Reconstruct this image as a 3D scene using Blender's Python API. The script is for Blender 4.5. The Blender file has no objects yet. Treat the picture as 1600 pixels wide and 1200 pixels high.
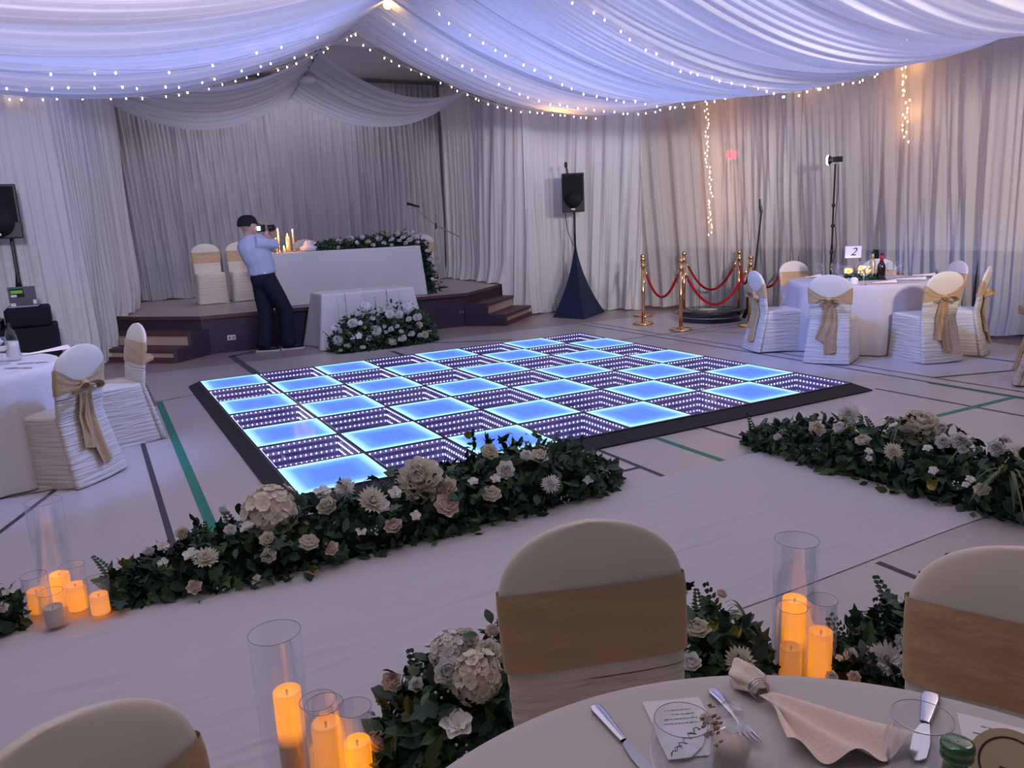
import bpy, math, random
from mathutils import Vector, Matrix
sin, cos, pi, rad = math.sin, math.cos, math.pi, math.radians
random.seed(7)
SC = bpy.context.scene
COL = SC.collection

# ------------------------------------------------------------------ camera
F = 1203.1
CAM = Vector((-0.931, -8.669, 1.591))
RX = Vector((0.8732, -0.4856, -0.0423))
RF = Vector((0.4680, 0.8594, -0.2061)).normalized()
RX = (RX - RX.dot(RF) * RF).normalized()
RY = RF.cross(RX)          # image down
def ray(u, v): return RX * ((u - 800) / F) + RY * ((v - 600) / F) + RF
def at(u, v, z=0.0, ax=2):  # point of a world plane (axis ax = z) seen at u, v
    d = ray(u, v); return CAM + d * ((z - CAM[ax]) / d[ax])
def onp(u, v, p, n):
    d = ray(u, v); n = Vector(n); return CAM + d * ((Vector(p) - CAM).dot(n) / d.dot(n))
cam = bpy.data.cameras.new('camera'); co = bpy.data.objects.new('camera', cam); COL.objects.link(co)
m = Matrix.Identity(4)
for i in range(3):
    m[i][0] = RX[i]; m[i][1] = -RY[i]; m[i][2] = -RF[i]; m[i][3] = CAM[i]
co.matrix_world = m
cam.sensor_width = 36; cam.lens = F / 1600 * 36; cam.clip_start = 0.02
SC.camera = co

# ------------------------------------------------------------------ materials
def newmat(name):
    m = bpy.data.materials.new(name); m.use_nodes = True
    nt = m.node_tree; nt.nodes.clear()
    out = nt.nodes.new('ShaderNodeOutputMaterial')
    return m, nt, out
def N(nt, t, **k):
    n = nt.nodes.new(t)
    for a, b in k.items():
        if a in n.inputs: n.inputs[a].default_value = b
        else: setattr(n, a, b)
    return n
def c4(c): return (c[0], c[1], c[2], 1)
def mat(name, col, rough=.6, metal=0, spec=.3, var=.08, vscale=6, bump=0, bscale=60, stretch=(1, 1, 1), coat=0, sheen=0, aniso=0):
    m, nt, out = newmat(name)
    p = N(nt, 'ShaderNodeBsdfPrincipled', Roughness=rough, Metallic=metal)
    p.inputs['Specular IOR Level'].default_value = spec
    p.inputs['Coat Weight'].default_value = coat
    p.inputs['Sheen Weight'].default_value = sheen
    tc = N(nt, 'ShaderNodeTexCoord')
    nz = N(nt, 'ShaderNodeTexNoise', Scale=vscale, Detail=3.0)
    nt.links.new(tc.outputs['Object'], nz.inputs['Vector'])
    mx = N(nt, 'ShaderNodeMix', data_type='RGBA')
    mx.inputs['A'].default_value = c4([max(0, x * (1 - var)) for x in col]); mx.inputs['B'].default_value = c4([min(1, x * (1 + var)) for x in col])
    nt.links.new(nz.outputs[0], mx.inputs['Factor']); nt.links.new(mx.outputs['Result'], p.inputs['Base Color'])
    if bump:
        mp = N(nt, 'ShaderNodeMapping'); mp.inputs['Scale'].default_value = stretch
        nt.links.new(tc.outputs['Object'], mp.inputs['Vector'])
        n2 = N(nt, 'ShaderNodeTexNoise', Scale=bscale, Detail=3.0); nt.links.new(mp.outputs[0], n2.inputs['Vector'])
        b = N(nt, 'ShaderNodeBump', Strength=bump, Distance=.02); nt.links.new(n2.outputs[0], b.inputs['Height'])
        nt.links.new(b.outputs[0], p.inputs['Normal'])
    nt.links.new(p.outputs[0], out.inputs[0])
    return m
def sheer(name, col, trans=.35, clear=.1, bump=.25, bscale=90):
    m, nt, out = newmat(name)
    d = N(nt, 'ShaderNodeBsdfDiffuse', Color=c4(col)); t = N(nt, 'ShaderNodeBsdfTranslucent', Color=c4(col))
    tr = N(nt, 'ShaderNodeBsdfTransparent')
    a = N(nt, 'ShaderNodeMixShader'); a.inputs[0].default_value = trans
    b = N(nt, 'ShaderNodeMixShader'); b.inputs[0].default_value = clear
    tc = N(nt, 'ShaderNodeTexCoord'); nz = N(nt, 'ShaderNodeTexNoise', Scale=bscale, Detail=2.0)
    nt.links.new(tc.outputs['Object'], nz.inputs['Vector'])
    bp = N(nt, 'ShaderNodeBump', Strength=bump, Distance=.01); nt.links.new(nz.outputs[0], bp.inputs['Height'])
    nt.links.new(bp.outputs[0], d.inputs['Normal'])
    nt.links.new(d.outputs[0], a.inputs[1]); nt.links.new(t.outputs[0], a.inputs[2])
    nt.links.new(a.outputs[0], b.inputs[1]); nt.links.new(tr.outputs[0], b.inputs[2]); nt.links.new(b.outputs[0], out.inputs[0])
    return m
def emit(name, col, s, nosample=False):
    m, nt, out = newmat(name)
    e = N(nt, 'ShaderNodeEmission', Color=c4(col), Strength=s); nt.links.new(e.outputs[0], out.inputs[0])
    if nosample: m.cycles.emission_sampling = 'NONE'
    return m
def thin_glass(name, tint=(.97, .98, 1), refl=1.0):
    m, nt, out = newmat(name)
    t = N(nt, 'ShaderNodeBsdfTransparent', Color=c4(tint)); g = N(nt, 'ShaderNodeBsdfGlossy', Roughness=.02, Color=(1, 1, 1, 1))
    lw = N(nt, 'ShaderNodeLayerWeight', Blend=.35)
    mp = N(nt, 'ShaderNodeMath', operation='POWER'); mp.inputs[1].default_value = 2.2
    ml = N(nt, 'ShaderNodeMath', operation='MULTIPLY'); ml.inputs[1].default_value = .42 * refl
    ad = N(nt, 'ShaderNodeMath', operation='ADD'); ad.inputs[1].default_value = .025 * refl
    x = N(nt, 'ShaderNodeMixShader')
    nt.links.new(lw.outputs['Facing'], mp.inputs[0]); nt.links.new(mp.outputs[0], ml.inputs[0]); nt.links.new(ml.outputs[0], ad.inputs[0])
    nt.links.new(ad.outputs[0], x.inputs[0]); nt.links.new(t.outputs[0], x.inputs[1]); nt.links.new(g.outputs[0], x.inputs[2]); nt.links.new(x.outputs[0], out.inputs[0])
    return m
def led_panel_mat():
    # acrylic lit from its four edges: strongest at the rim (object coords -0.5..0.5 of a tile)
    m, nt, out = newmat('lit_acrylic')
    tc = N(nt, 'ShaderNodeTexCoord'); sp = N(nt, 'ShaderNodeSeparateXYZ'); nt.links.new(tc.outputs['Object'], sp.inputs[0])
    ab = []
    for k in (0, 1):
        a = N(nt, 'ShaderNodeMath', operation='ABSOLUTE'); nt.links.new(sp.outputs[k], a.inputs[0]); ab.append(a)
    mx = N(nt, 'ShaderNodeMath', operation='SMOOTH_MAX'); mx.inputs[2].default_value = .06
    nt.links.new(ab[0].outputs[0], mx.inputs[0]); nt.links.new(ab[1].outputs[0], mx.inputs[1])
    mr = N(nt, 'ShaderNodeMapRange'); mr.inputs['From Min'].default_value = .12; mr.inputs['From Max'].default_value = .295
    nt.links.new(mx.outputs[0], mr.inputs[0])
    cr = N(nt, 'ShaderNodeValToRGB')
    e = cr.color_ramp.elements
    e[0].position = 0; e[0].color = (.08, .175, .62, 1)
    e[1].position = 1; e[1].color = (.42, .80, .92, 1)
    k = cr.color_ramp.elements.new(.55); k.color = (.11, .27, .74, 1)
    nt.links.new(mr.outputs[0], cr.inputs[0])
    em = N(nt, 'ShaderNodeEmission', Strength=1.0); nt.links.new(cr.outputs[0], em.inputs[0])
    gl = N(nt, 'ShaderNodeBsdfGlossy', Roughness=.12); ms = N(nt, 'ShaderNodeAddShader')
    gl.inputs[0].default_value = (.05, .05, .05, 1)
    nt.links.new(em.outputs[0], ms.inputs[0]); nt.links.new(gl.outputs[0], ms.inputs[1]); nt.links.new(ms.outputs[0], out.inputs[0])
    return m, em
def candle_mat(name, h, lo, hi, s):
    # LED candle: wax glows between heights lo..hi
    m, nt, out = newmat(name)
    tc = N(nt, 'ShaderNodeTexCoord'); sp = N(nt, 'ShaderNodeSeparateXYZ'); nt.links.new(tc.outputs['Object'], sp.inputs[0])
    cr = N(nt, 'ShaderNodeValToRGB'); mr = N(nt, 'ShaderNodeMapRange'); mr.inputs['From Max'].default_value = h
    nt.links.new(sp.outputs[2], mr.inputs[0]); nt.links.new(mr.outputs[0], cr.inputs[0])
    E = cr.color_ramp.elements; E[0].position = max(0, lo - .12); E[0].color = (.02, .005, 0, 1); E[1].position = lo + .05; E[1].color = (1, .29, .010, 1)
    k = E.new(min(.97, hi)); k.color = (1, .29, .010, 1); k = E.new(min(.999, hi + .1)); k.color = (.85, .25, .03, 1)
    p = N(nt, 'ShaderNodeBsdfPrincipled', Roughness=.5); p.inputs['Base Color'].default_value = (.55, .42, .30, 1)
    nt.links.new(cr.outputs[0], p.inputs['Emission Color']); p.inputs['Emission Strength'].default_value = s * .78
    nt.links.new(p.outputs[0], out.inputs[0]); return m

M = {}
M['floor'] = mat('floor_tile', (.53, .485, .475), rough=.28, spec=.35, var=.04, vscale=30)
M['line_black'] = mat('floor_line_black', (.055, .045, .055), rough=.5, var=.3, vscale=40)
M['line_green'] = mat('floor_line_green', (.02, .23, .14), rough=.5, var=.3, vscale=30)
M['line_grey'] = mat('floor_line_grey', (.09, .08, .11), rough=.5, var=.2)
M['band'] = mat('floor_border_rose', (.36, .28, .27), rough=.3, var=.05, vscale=20)
M['stagefloor'] = mat('stage_floor', (.40, .34, .33), rough=.4, var=.06)
M['stageface'] = mat('stage_fascia_plum', (.055, .035, .06), rough=.6, var=.1)
M['nosing'] = mat('stair_nosing_brown', (.10, .05, .055), rough=.5, var=.1)
M['riser'] = mat('stair_riser_tan', (.50, .38, .32), rough=.6, var=.12, vscale=3)
M['wall'] = mat('wall_paint', (.66, .60, .58), rough=.8, var=.03)
M['wainscot'] = mat('wall_wainscot_grey', (.05, .045, .06), rough=.7, var=.05)
M['ceil'] = mat('ceiling_paint', (.55, .54, .56), rough=.9, var=.03)
M['sheerwall'] = sheer('sheer_voile_wall', (.78, .75, .74), trans=.3, clear=.36)
M['sheerdense'] = sheer('sheer_voile_dense', (.78, .77, .79), trans=.3, clear=.05)
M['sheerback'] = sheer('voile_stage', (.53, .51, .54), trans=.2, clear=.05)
M['drape'] = sheer('ceiling_voile', (.80, .79, .82), trans=.5, clear=.05, bump=.2)
M['swag'] = sheer('stage_swag_voile', (.64, .65, .76), trans=.3, clear=.12)
M['runner'] = mat('aisle_cloth', (.58, .55, .59), rough=.75, var=.03, vscale=3, bump=.6, bscale=2.2, stretch=(.9, 5, 1))
M['tcloth'] = mat('table_linen', (.57, .52, .53), rough=.8, var=.03, bump=.12, bscale=200)
M['tclothw'] = mat('white_linen', (.72, .69, .68), rough=.8, var=.03, bump=.1, bscale=9)
M['cover'] = mat('chair_spandex', (.72, .65, .57), rough=.55, spec=.3, var=.03, sheen=.2)
M['ruched'] = mat('chair_spandex_ruched', (.72, .65, .56), rough=.55, spec=.3, var=.04, bump=1.0, bscale=4, stretch=(.8, .8, 11), sheen=.2)
M['sash'] = mat('gold_satin', (.50, .325, .165), rough=.38, spec=.5, var=.12, vscale=9, bump=.5, bscale=12, stretch=(1, 1, 2), sheen=.3)
M['black'] = mat('black_cloth', (.006, .007, .014), rough=.8, spec=.2)
M['navy'] = mat('navy_spandex', (.008, .016, .05), rough=.6, spec=.25)
M['blackp'] = mat('black_plastic', (.012, .013, .017), rough=.4, spec=.4)
M['grille'] = mat('speaker_grille', (.01, .011, .014), rough=.5, bump=.6, bscale=500)
M['ramp'] = mat('ramp_rubber', (.018, .015, .022), rough=.55, spec=.3, var=.2)
M['seam'] = mat('tile_frame_black', (.01, .012, .03), rough=.3)
M['wellwall'] = mat('mirror_well_wall', (.16, .13, .36), rough=.25, spec=.6)
M['ledglow'] = emit('led_reflected_glow', (.16, .13, .36), .9, True)  # reflected LED glow put in as dim violet emissive bands
M['wellfloor'] = mat('mirror_well_floor', (.05, .07, .30), rough=.12, spec=.8)
M['brass'] = mat('polished_brass', (.80, .50, .24), rough=.16, metal=1, var=.05)
M['steel'] = mat('stainless_steel', (.62, .62, .66), rough=.2, metal=1, var=.02)
M['velvet'] = mat('red_velvet', (.30, .004, .012), rough=.8, spec=.1, sheen=.1)
M['gloss'] = mat('glossy_black_platform', (.012, .014, .03), rough=.12, spec=.6)
M['white'] = mat('white_paper', (.78, .75, .80), rough=.7, var=.02)
M['whitep'] = mat('white_plastic', (.7, .7, .72), rough=.4, var=.02)
M['ink'] = mat('black_ink', (.02, .02, .03), rough=.6)
M['inkgrey'] = mat('grey_ink', (.22, .19, .23), rough=.6)
M['glass'] = thin_glass('clear_glass')
M['rim'] = mat('glass_rim', (.26, .25, .32), rough=.05, spec=.9, coat=.5)
M['glass_small'] = thin_glass('clear_glass_goblet', refl=2.0)
M['greenglass'] = mat('green_bottle_glass', (.008, .10, .012), rough=.08, spec=.8, coat=.5)
M['winebottle'] = mat('dark_wine_glass', (.008, .006, .008), rough=.08, spec=.8)
M['foilred'] = mat('red_foil', (.45, .02, .06), rough=.3, metal=.5)
M['foilgold'] = mat('champagne_foil', (.6, .5, .32), rough=.35, metal=.6)
M['napkin'] = mat('blush_napkin', (.84, .68, .60), rough=.8, var=.04, vscale=8, bump=.15, bscale=150)
M['kraft'] = mat('kraft_tag', (.45, .33, .22), rough=.7)
M['kraft_dark'] = mat('kraft_print', (.03, .02, .02), rough=.7)
M['leafA'] = mat('leaf_dark', (.012, .040, .022), rough=.45, spec=.4, var=.5, vscale=3)
M['leafB'] = mat('leaf_mid', (.026, .075, .030), rough=.45, spec=.4, var=.5, vscale=3)
M['leafC'] = mat('leaf_light', (.075, .13, .040), rough=.5, spec=.3, var=.4, vscale=3)
M['leafG'] = mat('leaf_bluegrey', (.045, .085, .070), rough=.6, spec=.3, var=.4, vscale=3)
M['stripe'] = mat('spider_leaf_cream', (.28, .31, .18), rough=.5)
M['petal'] = sheer('petal_soft', (.96, .90, .76), trans=.28, clear=0, bump=.1)
M['petalw'] = sheer('petalw_soft', (.97, .95, .93), trans=.28, clear=0, bump=.1)
M['petalp'] = sheer('petalp_soft', (.95, .80, .70), trans=.28, clear=0, bump=.1)
M['petaly'] = mat('petal_yellow', (.55, .50, .12), rough=.7, var=.2)
M['dark'] = mat('foliage_light_block', (.006, .012, .008), rough=.9)  # dark mound inside the leaves, added to block light
M['skin'] = mat('skin', (.55, .33, .26), rough=.55, var=.05)
M['shirt'] = mat('pale_blue_shirt', (.42, .47, .66), rough=.8, var=.04, bump=.5, bscale=10)
M['trouser'] = mat('black_trousers', (.010, .012, .030), rough=.8)
M['capm'] = mat('black_cap', (.010, .010, .016), rough=.8)
M['sole'] = mat('white_rubber', (.7, .7, .7), rough=.6)
M['laptop'] = mat('laptop_grey', (.16, .15, .18), rough=.4, metal=.4)
M['stgreen'] = mat('sticker_green', (.16, .55, .06), rough=.5)
M['wood'] = mat('brown_wood', (.12, .07, .05), rough=.5)
M['bulb'] = emit('warm_bulb', (1, .62, .30), 34)
M['bulbhid'] = emit('warm_bulb_behind', (1, .50, .14), 26)
M['led'] = emit('white_led', (.74, .78, 1), 3.2, True)
M['flame'] = emit('candle_flame', (1, .55, .2), 14)
M['lampface'] = emit('video_lamp_face', (.9, 1, .82), 18)
M['exit'] = emit('exit_red', (1, .03, .06), 5)
M['screen'] = emit('camera_screen', (.8, .85, 1), 2.5)
M['glowgold'] = emit('tealight_glow', (1, .48, .10), 4)
LIT, LIT_E = led_panel_mat(); LIT_E.inputs['Strength'].default_value = 1.42

# ------------------------------------------------------------------ mesh helpers
class MB:
    def __init__(s): s.v = []; s.f = []; s.mi = []; s.mats = []
    def slot(s, m):
        if m not in s.mats: s.mats.append(m)
        return s.mats.index(m)
    def add(s, vs, fs, m=None):
        k = len(s.v); s.v += [tuple(p) for p in vs]; i = s.slot(m) if m else 0
        if not s.mats and m is None: pass
        for f in fs: s.f.append([a + k for a in f]); s.mi.append(i)
        return s
    def box(s, a, b, m=None, rot=0, piv=None):
        x0, y0, z0 = a; x1, y1, z1 = b
        vs = [(x, y, z) for z in (z0, z1) for (x, y) in ((x0, y0), (x1, y0), (x1, y1), (x0, y1))]
        if rot:
            px, py = piv if piv else ((x0 + x1) / 2, (y0 + y1) / 2); c, n = cos(rot), sin(rot)
            vs = [(px + (x - px) * c - (y - py) * n, py + (x - px) * n + (y - py) * c, z) for x, y, z in vs]
        return s.add(vs, [(3, 2, 1, 0), (4, 5, 6, 7), (0, 1, 5, 4), (1, 2, 6, 5), (2, 3, 7, 6), (3, 0, 4, 7)], m)
    def prism(s, poly, z0, z1, m=None):
        n = len(poly); vs = [(x, y, z0) for x, y in poly] + [(x, y, z1) for x, y in poly]
        return s.add(vs, [tuple(range(n))[::-1], tuple(range(n, 2 * n))] + [(i, (i + 1) % n, n + (i + 1) % n, n + i) for i in range(n)], m)
    def grid(s, fn, nu, nv, m=None, wrap=False):
        vs = [fn(i / nu, j / nv) for j in range(nv + 1) for i in range(nu + (0 if wrap else 1))]
        w = nu if wrap else nu + 1
        fs = [(j * w + i, j * w + (i + 1) % w, (j + 1) * w + (i + 1) % w, (j + 1) * w + i) for j in range(nv) for i in range(nu)]
        return s.add(vs, fs, m)
    def lathe(s, prof, c=(0, 0, 0), n=24, m=None, caps=True, axis=None):
        vs = []
        for r, z in prof:
            for i in range(n):
                a = 2 * pi * i / n; vs.append(Vector((r * cos(a), r * sin(a), z)))
        if axis is not None:
            q = Vector((0, 0, 1)).rotation_difference(Vector(axis)); vs = [q @ p for p in vs]
        vs = [p + Vector(c) for p in vs]
        k = len(prof); fs = [(j * n + i, j * n + (i + 1) % n, (j + 1) * n + (i + 1) % n, (j + 1) * n + i) for j in range(k - 1) for i in range(n)]
        if caps: fs += [tuple(range(n))[::-1], tuple((k - 1) * n + i for i in range(n))]
        return s.add(vs, fs, m)
    def tube(s, pts, r, n=8, m=None, sq=1.0, caps=True):
        pts = [Vector(p) for p in pts]; rs = r if isinstance(r, (list, tuple)) else [r] * len(pts)
        vs = []; up = None
        for i, p in enumerate(pts):
            d = (pts[min(i + 1, len(pts) - 1)] - pts[max(i - 1, 0)]).normalized()
            if up is None:
                up = Vector((0, 0, 1)) if abs(d.z) < .9 else Vector((1, 0, 0))
            a = (up - up.dot(d) * d).normalized(); b = d.cross(a); up = a
            rr = rs[i]; ra, rb = rr if isinstance(rr, (tuple, list)) else (rr, rr)
            for k in range(n):
                t = 2 * pi * k / n; vs.append(p + a * cos(t) * ra + b * sin(t) * rb)
        K = len(pts); fs = [(j * n + i, j * n + (i + 1) % n, (j + 1) * n + (i + 1) % n, (j + 1) * n + i) for j in range(K - 1) for i in range(n)]
        if caps: fs += [tuple(range(n))[::-1], tuple((K - 1) * n + i for i in range(n))]
        return s.add(vs, fs, m)
    def ball(s, c, r, n=12, m=None, sc=(1, 1, 1)):
        h = n // 2 + 1
        prof = [(max(1e-4, sin(pi * j / h)), -cos(pi * j / h)) for j in range(h + 1)]
        k = MB().lathe(prof, n=n, caps=False)
        vs = [(c[0] + x * r * sc[0], c[1] + y * r * sc[1], c[2] + z * r * sc[2]) for x, y, z in k.v]
        return s.add(vs, k.f, m)
    def merge(s, o, mtx=None):
        for f, i in zip(o.f, o.mi):
            pass
        k = len(s.v); s.v += [tuple(mtx @ Vector(p)) if mtx else p for p in o.v]
        mp = [s.slot(x) for x in o.mats] or [0]
        for f, i in zip(o.f, o.mi): s.f.append([a + k for a in f]); s.mi.append(mp[i] if i < len(mp) else 0)
        return s
    def mesh(s, name, m=None, smooth=False, off=(0, 0, 0)):
        me = bpy.data.meshes.new(name)
        me.from_pydata([(x - off[0], y - off[1], z - off[2]) for x, y, z in s.v], [], s.f)
        ms = s.mats or [m]
        for q in ms: me.materials.append(M[q] if isinstance(q, str) else q)
        if len(ms) > 1: me.polygons.foreach_set('material_index', s.mi)
        if smooth: me.polygons.foreach_set('use_smooth', [True] * len(me.polygons))
        me.update(); return me
    def build(s, name, m=None, parent=None, smooth=False, world=True):
        """world=True: vertices are world coordinates, rebased on the (unrotated) parent's origin"""
        off = (0, 0, 0)
        if parent is not None and world: off = WORLDLOC.get(parent.name, (0, 0, 0))
        o = bpy.data.objects.new(name, s.mesh(name, m, smooth, off)); COL.objects.link(o)
        if parent is not None: o.parent = parent
        WORLDLOC[o.name] = off
        return o
WORLDLOC = {}
def thing(name, label, cat, loc=(0, 0, 0), rz=0, group=None, kind=None):
    o = bpy.data.objects.new(name, None); COL.objects.link(o); o.empty_display_size = .1
    o.location = loc; o.rotation_euler[2] = rz
    WORLDLOC[o.name] = tuple(loc)
    return tag(o, label, cat, group, kind)
def tag(o, label=None, cat=None, group=None, kind=None):
    if label: o['label'] = label
    if cat: o['category'] = cat
    if group: o['group'] = group
    if kind: o['kind'] = kind
    return o
def structure(o): o['kind'] = 'structure'; return o
def put(name, me, parent, loc=(0, 0, 0), rot=None, sc=1):
    o = bpy.data.objects.new(name, me); COL.objects.link(o); o.parent = parent
    o.location = loc
    if rot is not None: o.rotation_mode = 'QUATERNION'; o.rotation_quaternion = rot
    o.scale = (sc, sc, sc) if not isinstance(sc, tuple) else sc
    return o
def copy_tree(o, parent=None):
    c = o.copy(); COL.objects.link(c); c.parent = parent
    for ch in list(o.children): copy_tree(ch, c)
    return c
def bevel(o, w=.01, seg=2):
    b = o.modifiers.new('bevel', 'BEVEL'); b.width = w; b.segments = seg; b.limit_method = 'ANGLE'; return o
def lamp(name, kind, loc, col, power, size=.1, sizey=None, aim=None, spot=None):
    l = bpy.data.lights.new(name, kind); l.color = col; l.energy = power
    if kind == 'AREA':
        l.size = size
        if sizey: l.shape = 'RECTANGLE'; l.size_y = sizey
    else: l.shadow_soft_size = size
    if spot: l.spot_size = rad(spot); l.spot_blend = .6
    o = bpy.data.objects.new(name, l); COL.objects.link(o); o.location = loc
    if aim is not None: o.rotation_euler = (Vector(aim) - Vector(loc)).to_track_quat('-Z', 'Y').to_euler()
    return o
def lerp(a, b, t): return a + (b - a) * t
def interp(tab, x):
    if x <= tab[0][0]: return tab[0][1]
    for (a, b), (c, d) in zip(tab, tab[1:]):
        if x <= c: return b + (d - b) * (x - a) / (c - a)
    return tab[-1][1]
def text_mb(txt, size, m, thick=.0006, shear=0.0):
    cu = bpy.data.curves.new('lettering', 'FONT'); cu.body = txt; cu.size = size; cu.align_x = 'CENTER'; cu.align_y = 'CENTER'; cu.extrude = thick; cu.shear = shear; cu.resolution_u = 3
    o = bpy.data.objects.new('lettering', cu); COL.objects.link(o)
    dg = bpy.context.evaluated_depsgraph_get(); me = bpy.data.meshes.new_from_object(o.evaluated_get(dg))
    b = MB(); b.add([tuple(v.co) for v in me.vertices], [tuple(p.vertices) for p in me.polygons], m)
    bpy.data.objects.remove(o); bpy.data.curves.remove(cu); bpy.data.meshes.remove(me)
    return b

# ------------------------------------------------------------------ the room
T = .61; NX, NY = 8, 7; DX, DY = NX * T, NY * T; DZ = .07
XL, XR, YB, YF = -4.2, 8.95, -10.8, 7.0
fl = MB()
# floor around the sunken part of the dance floor
for a, b in (((XL, YB), (XR, -DY - .02)), ((XL, DY and .02), (XR, YF)), ((XL, -DY - .02), (-.02, .02)), ((DX + .02, -DY - .02), (XR, .02))):
    fl.box((a[0], a[1], -.3), (b[0], b[1], 0), 'floor')
floor = structure(fl.build('floor'))
def strip(mb, pts, w, m, z=.0015):
    for (x0, y0), (x1, y1) in zip(pts, pts[1:]):
        d = Vector((x1 - x0, y1 - y0, 0)).normalized(); n = Vector((-d.y, d.x, 0)) * w / 2
        a, b = Vector((x0, y0, z)) - d * w * .3, Vector((x1, y1, z)) + d * w * .3
        mb.add([a - n, b - n, b + n, a + n], [(0, 1, 2, 3)], m)
lb = MB()
strip(lb, [(5.68, 1.2), (5.68, -9)], .03, 'line_black'); strip(lb, [(5.88, 1.2), (5.88, -6.8)], .022, 'line_black', .002)
strip(lb, [(3.5, -.52), (8.1, -.52)], .022, 'line_black', .0025)
strip(lb, [(5.88, -.75), (7.6, -.72)], .02, 'line_black'); strip(lb, [(6.4, -.62), (6.9, -1.5)], .02, 'line_black')
strip(lb, [(5.1, -4.36), (5.1, -9)], .03, 'line_black')
strip(lb, [(2.06, -4.4), (2.06, -5.12)], .035, 'line_black'); strip(lb, [(2.06, -6.6), (2.06, -8.5)], .035, 'line_black')
strip(lb, [(3.03, -4.4), (3.03, -9)], .035, 'line_black'); strip(lb, [(1.5, -4.87), (2.06, -4.87)], .03, 'line_black', .002)
strip(lb, [(-.53, -.49), (0, -.33)], .02, 'line_black')
strip(lb, [(-3.5, -2.98), (-1.2, -2.98)], .022, 'line_black'); strip(lb, [(-1.22, -2.85), (-2.2, -5.4)], .03, 'line_black', .002)
strip(lb, [(-.69, -.8), (-.71, -5.0)], .035, 'line_black', .002)
strip(lb, [(5.9, -4.4), (7.6, -4.95)], .03, 'line_black', .003)
strip(lb, [(7.1, -3.2), (7.25, -9)], .03, 'line_black', .003)
lb.build('floor_marking', None, floor)
lg = MB()
strip(lg, [(-.44, -.5), (-.50, -4.9)], .06, 'line_green', .0025)
strip(lg, [(2.57, -4.4), (2.57, -5.14)], .05, 'line_green', .002)
strip(lg, [(4.3, -5.22), (5.65, -5.24)], .05, 'line_green', .002); strip(lg, [(5.64, -4.5), (5.64, -9)], .03, 'line_green', .003)
lg.build('floor_marking', None, floor)
lq = MB()
strip(lq, [(.67, 0.02), (.65, 1.98), (1.3, 2.3)], .09, 'line_grey', .003)
strip(lq, [(2.46, .02), (2.47, .8)], .07, 'line_grey', .003); strip(lq, [(3.2, 1.05), (4.1, .55)], .05, 'line_grey', .003)
lq.build('floor_marking', None, floor)
bd = MB(); bd.add([(XL, 1.42, .001), (XR, 1.2, .001), (XR, YF, .001), (XL, YF, .001)], [(0, 1, 2, 3)], 'band')
bd.add([(8.05, YB, .001), (XR, YB, .001), (XR, 1.2, .001), (8.1, 1.2, .001)], [(0, 1, 2, 3)], 'band')
bd.build('floor_border', None, floor)

def wall(name, boxes):
    b = MB()
    for a, c, m in boxes: b.box(a, c, m)
    return structure(b.build(name))
wall('wall_right', [((8.72, YB, 1.0), (XR, 3.2, 4.4), 'wall'), ((8.70, YB, 0), (XR, 3.2, 1.0), 'wainscot')])
wall('wall_left', [((XL, YB, 1.0), (XL + .2, 3.2, 4.4), 'wall'), ((XL, YB, 0), (XL + .22, 3.2, 1.0), 'wainscot')])
wall('wall_front_right', [((5.95, 3.3, 1.0), (XR, 3.5, 4.4), 'wall'), ((5.95, 3.28, 0), (XR, 3.5, 1.0), 'wainscot')])
wall('wall_front_left', [((XL, 3.3, 1.0), (-.85, 3.5, 4.4), 'wall'), ((XL, 3.28, 0), (-.85, 3.5, 1.0), 'wainscot')])
wall('wall_stage_back', [((-.9, 6.3, 0), (6.1, 6.5, 4.5), 'wall')])
wall('wall_stage_left', [((-.95, 3.5, 0), (-.8, 6.3, 4.5), 'wall')])
wall('wall_stage_right', [((5.95, 3.5, 0), (6.1, 6.3, 4.5), 'wall')])
wall('ceiling', [((XL, YB, 4.33), (XR, 3.4, 4.43), 'ceil'), ((-.9, 3.4, 4.28), (6.1, 6.4, 4.43), 'ceil')])
wall('trim_stage_header', [((-.9, 2.3, 4.06), (6.0, 2.42, 4.33), 'ceil')])

# stage with stairs
SZ = .53
st = thing('stage', 'low plum stage platform with pale top, up front of the hall', 'stage', (2.4, 3.5, 0))
sp = [(.38, 2.39), (4.32, 2.35), (5.25, 3.2), (5.93, 3.55), (5.93, 6.25), (-.78, 6.25), (-.78, 3.55), (-.45, 3.27)]
MB().prism(sp, 0, SZ - .05, 'stageface').build('platform', None, st)
def grow(poly, d):
    cx = sum(p[0] for p in poly) / len(poly); cy = sum(p[1] for p in poly) / len(poly)
    return [(x + (d if x > cx else -d) * .6, y + (d if y > cy else -d) * .6) for x, y in poly]
tp = [(.37, 2.35), (4.33, 2.31), (5.3, 3.19), (5.93, 3.55), (5.93, 6.25), (-.78, 6.25), (-.78, 3.55), (-.48, 3.23)]
b = MB(); b.prism(tp, SZ - .05, SZ - .002, 'nosing'); b.prism([(x, y + .012) for x, y in tp], SZ - .003, SZ, 'stagefloor'); b.build('deck', None, st)
for (ux, uz) in ((.74, .2), (4.22, .23)):
    b = MB(); b.box((ux - .055, 2.368 - (.01 if ux > 3 else -.015), uz - .035), (ux + .055, 2.39, uz + .035), 'whitep')
    for k in (-.025, .025): b.box((ux + k - .012, 2.36 - (.01 if ux > 3 else -.015), uz - .018), (ux + k + .012, 2.372, uz + .018), 'inkgrey')
    b.build('outlet', None, st)
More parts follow.
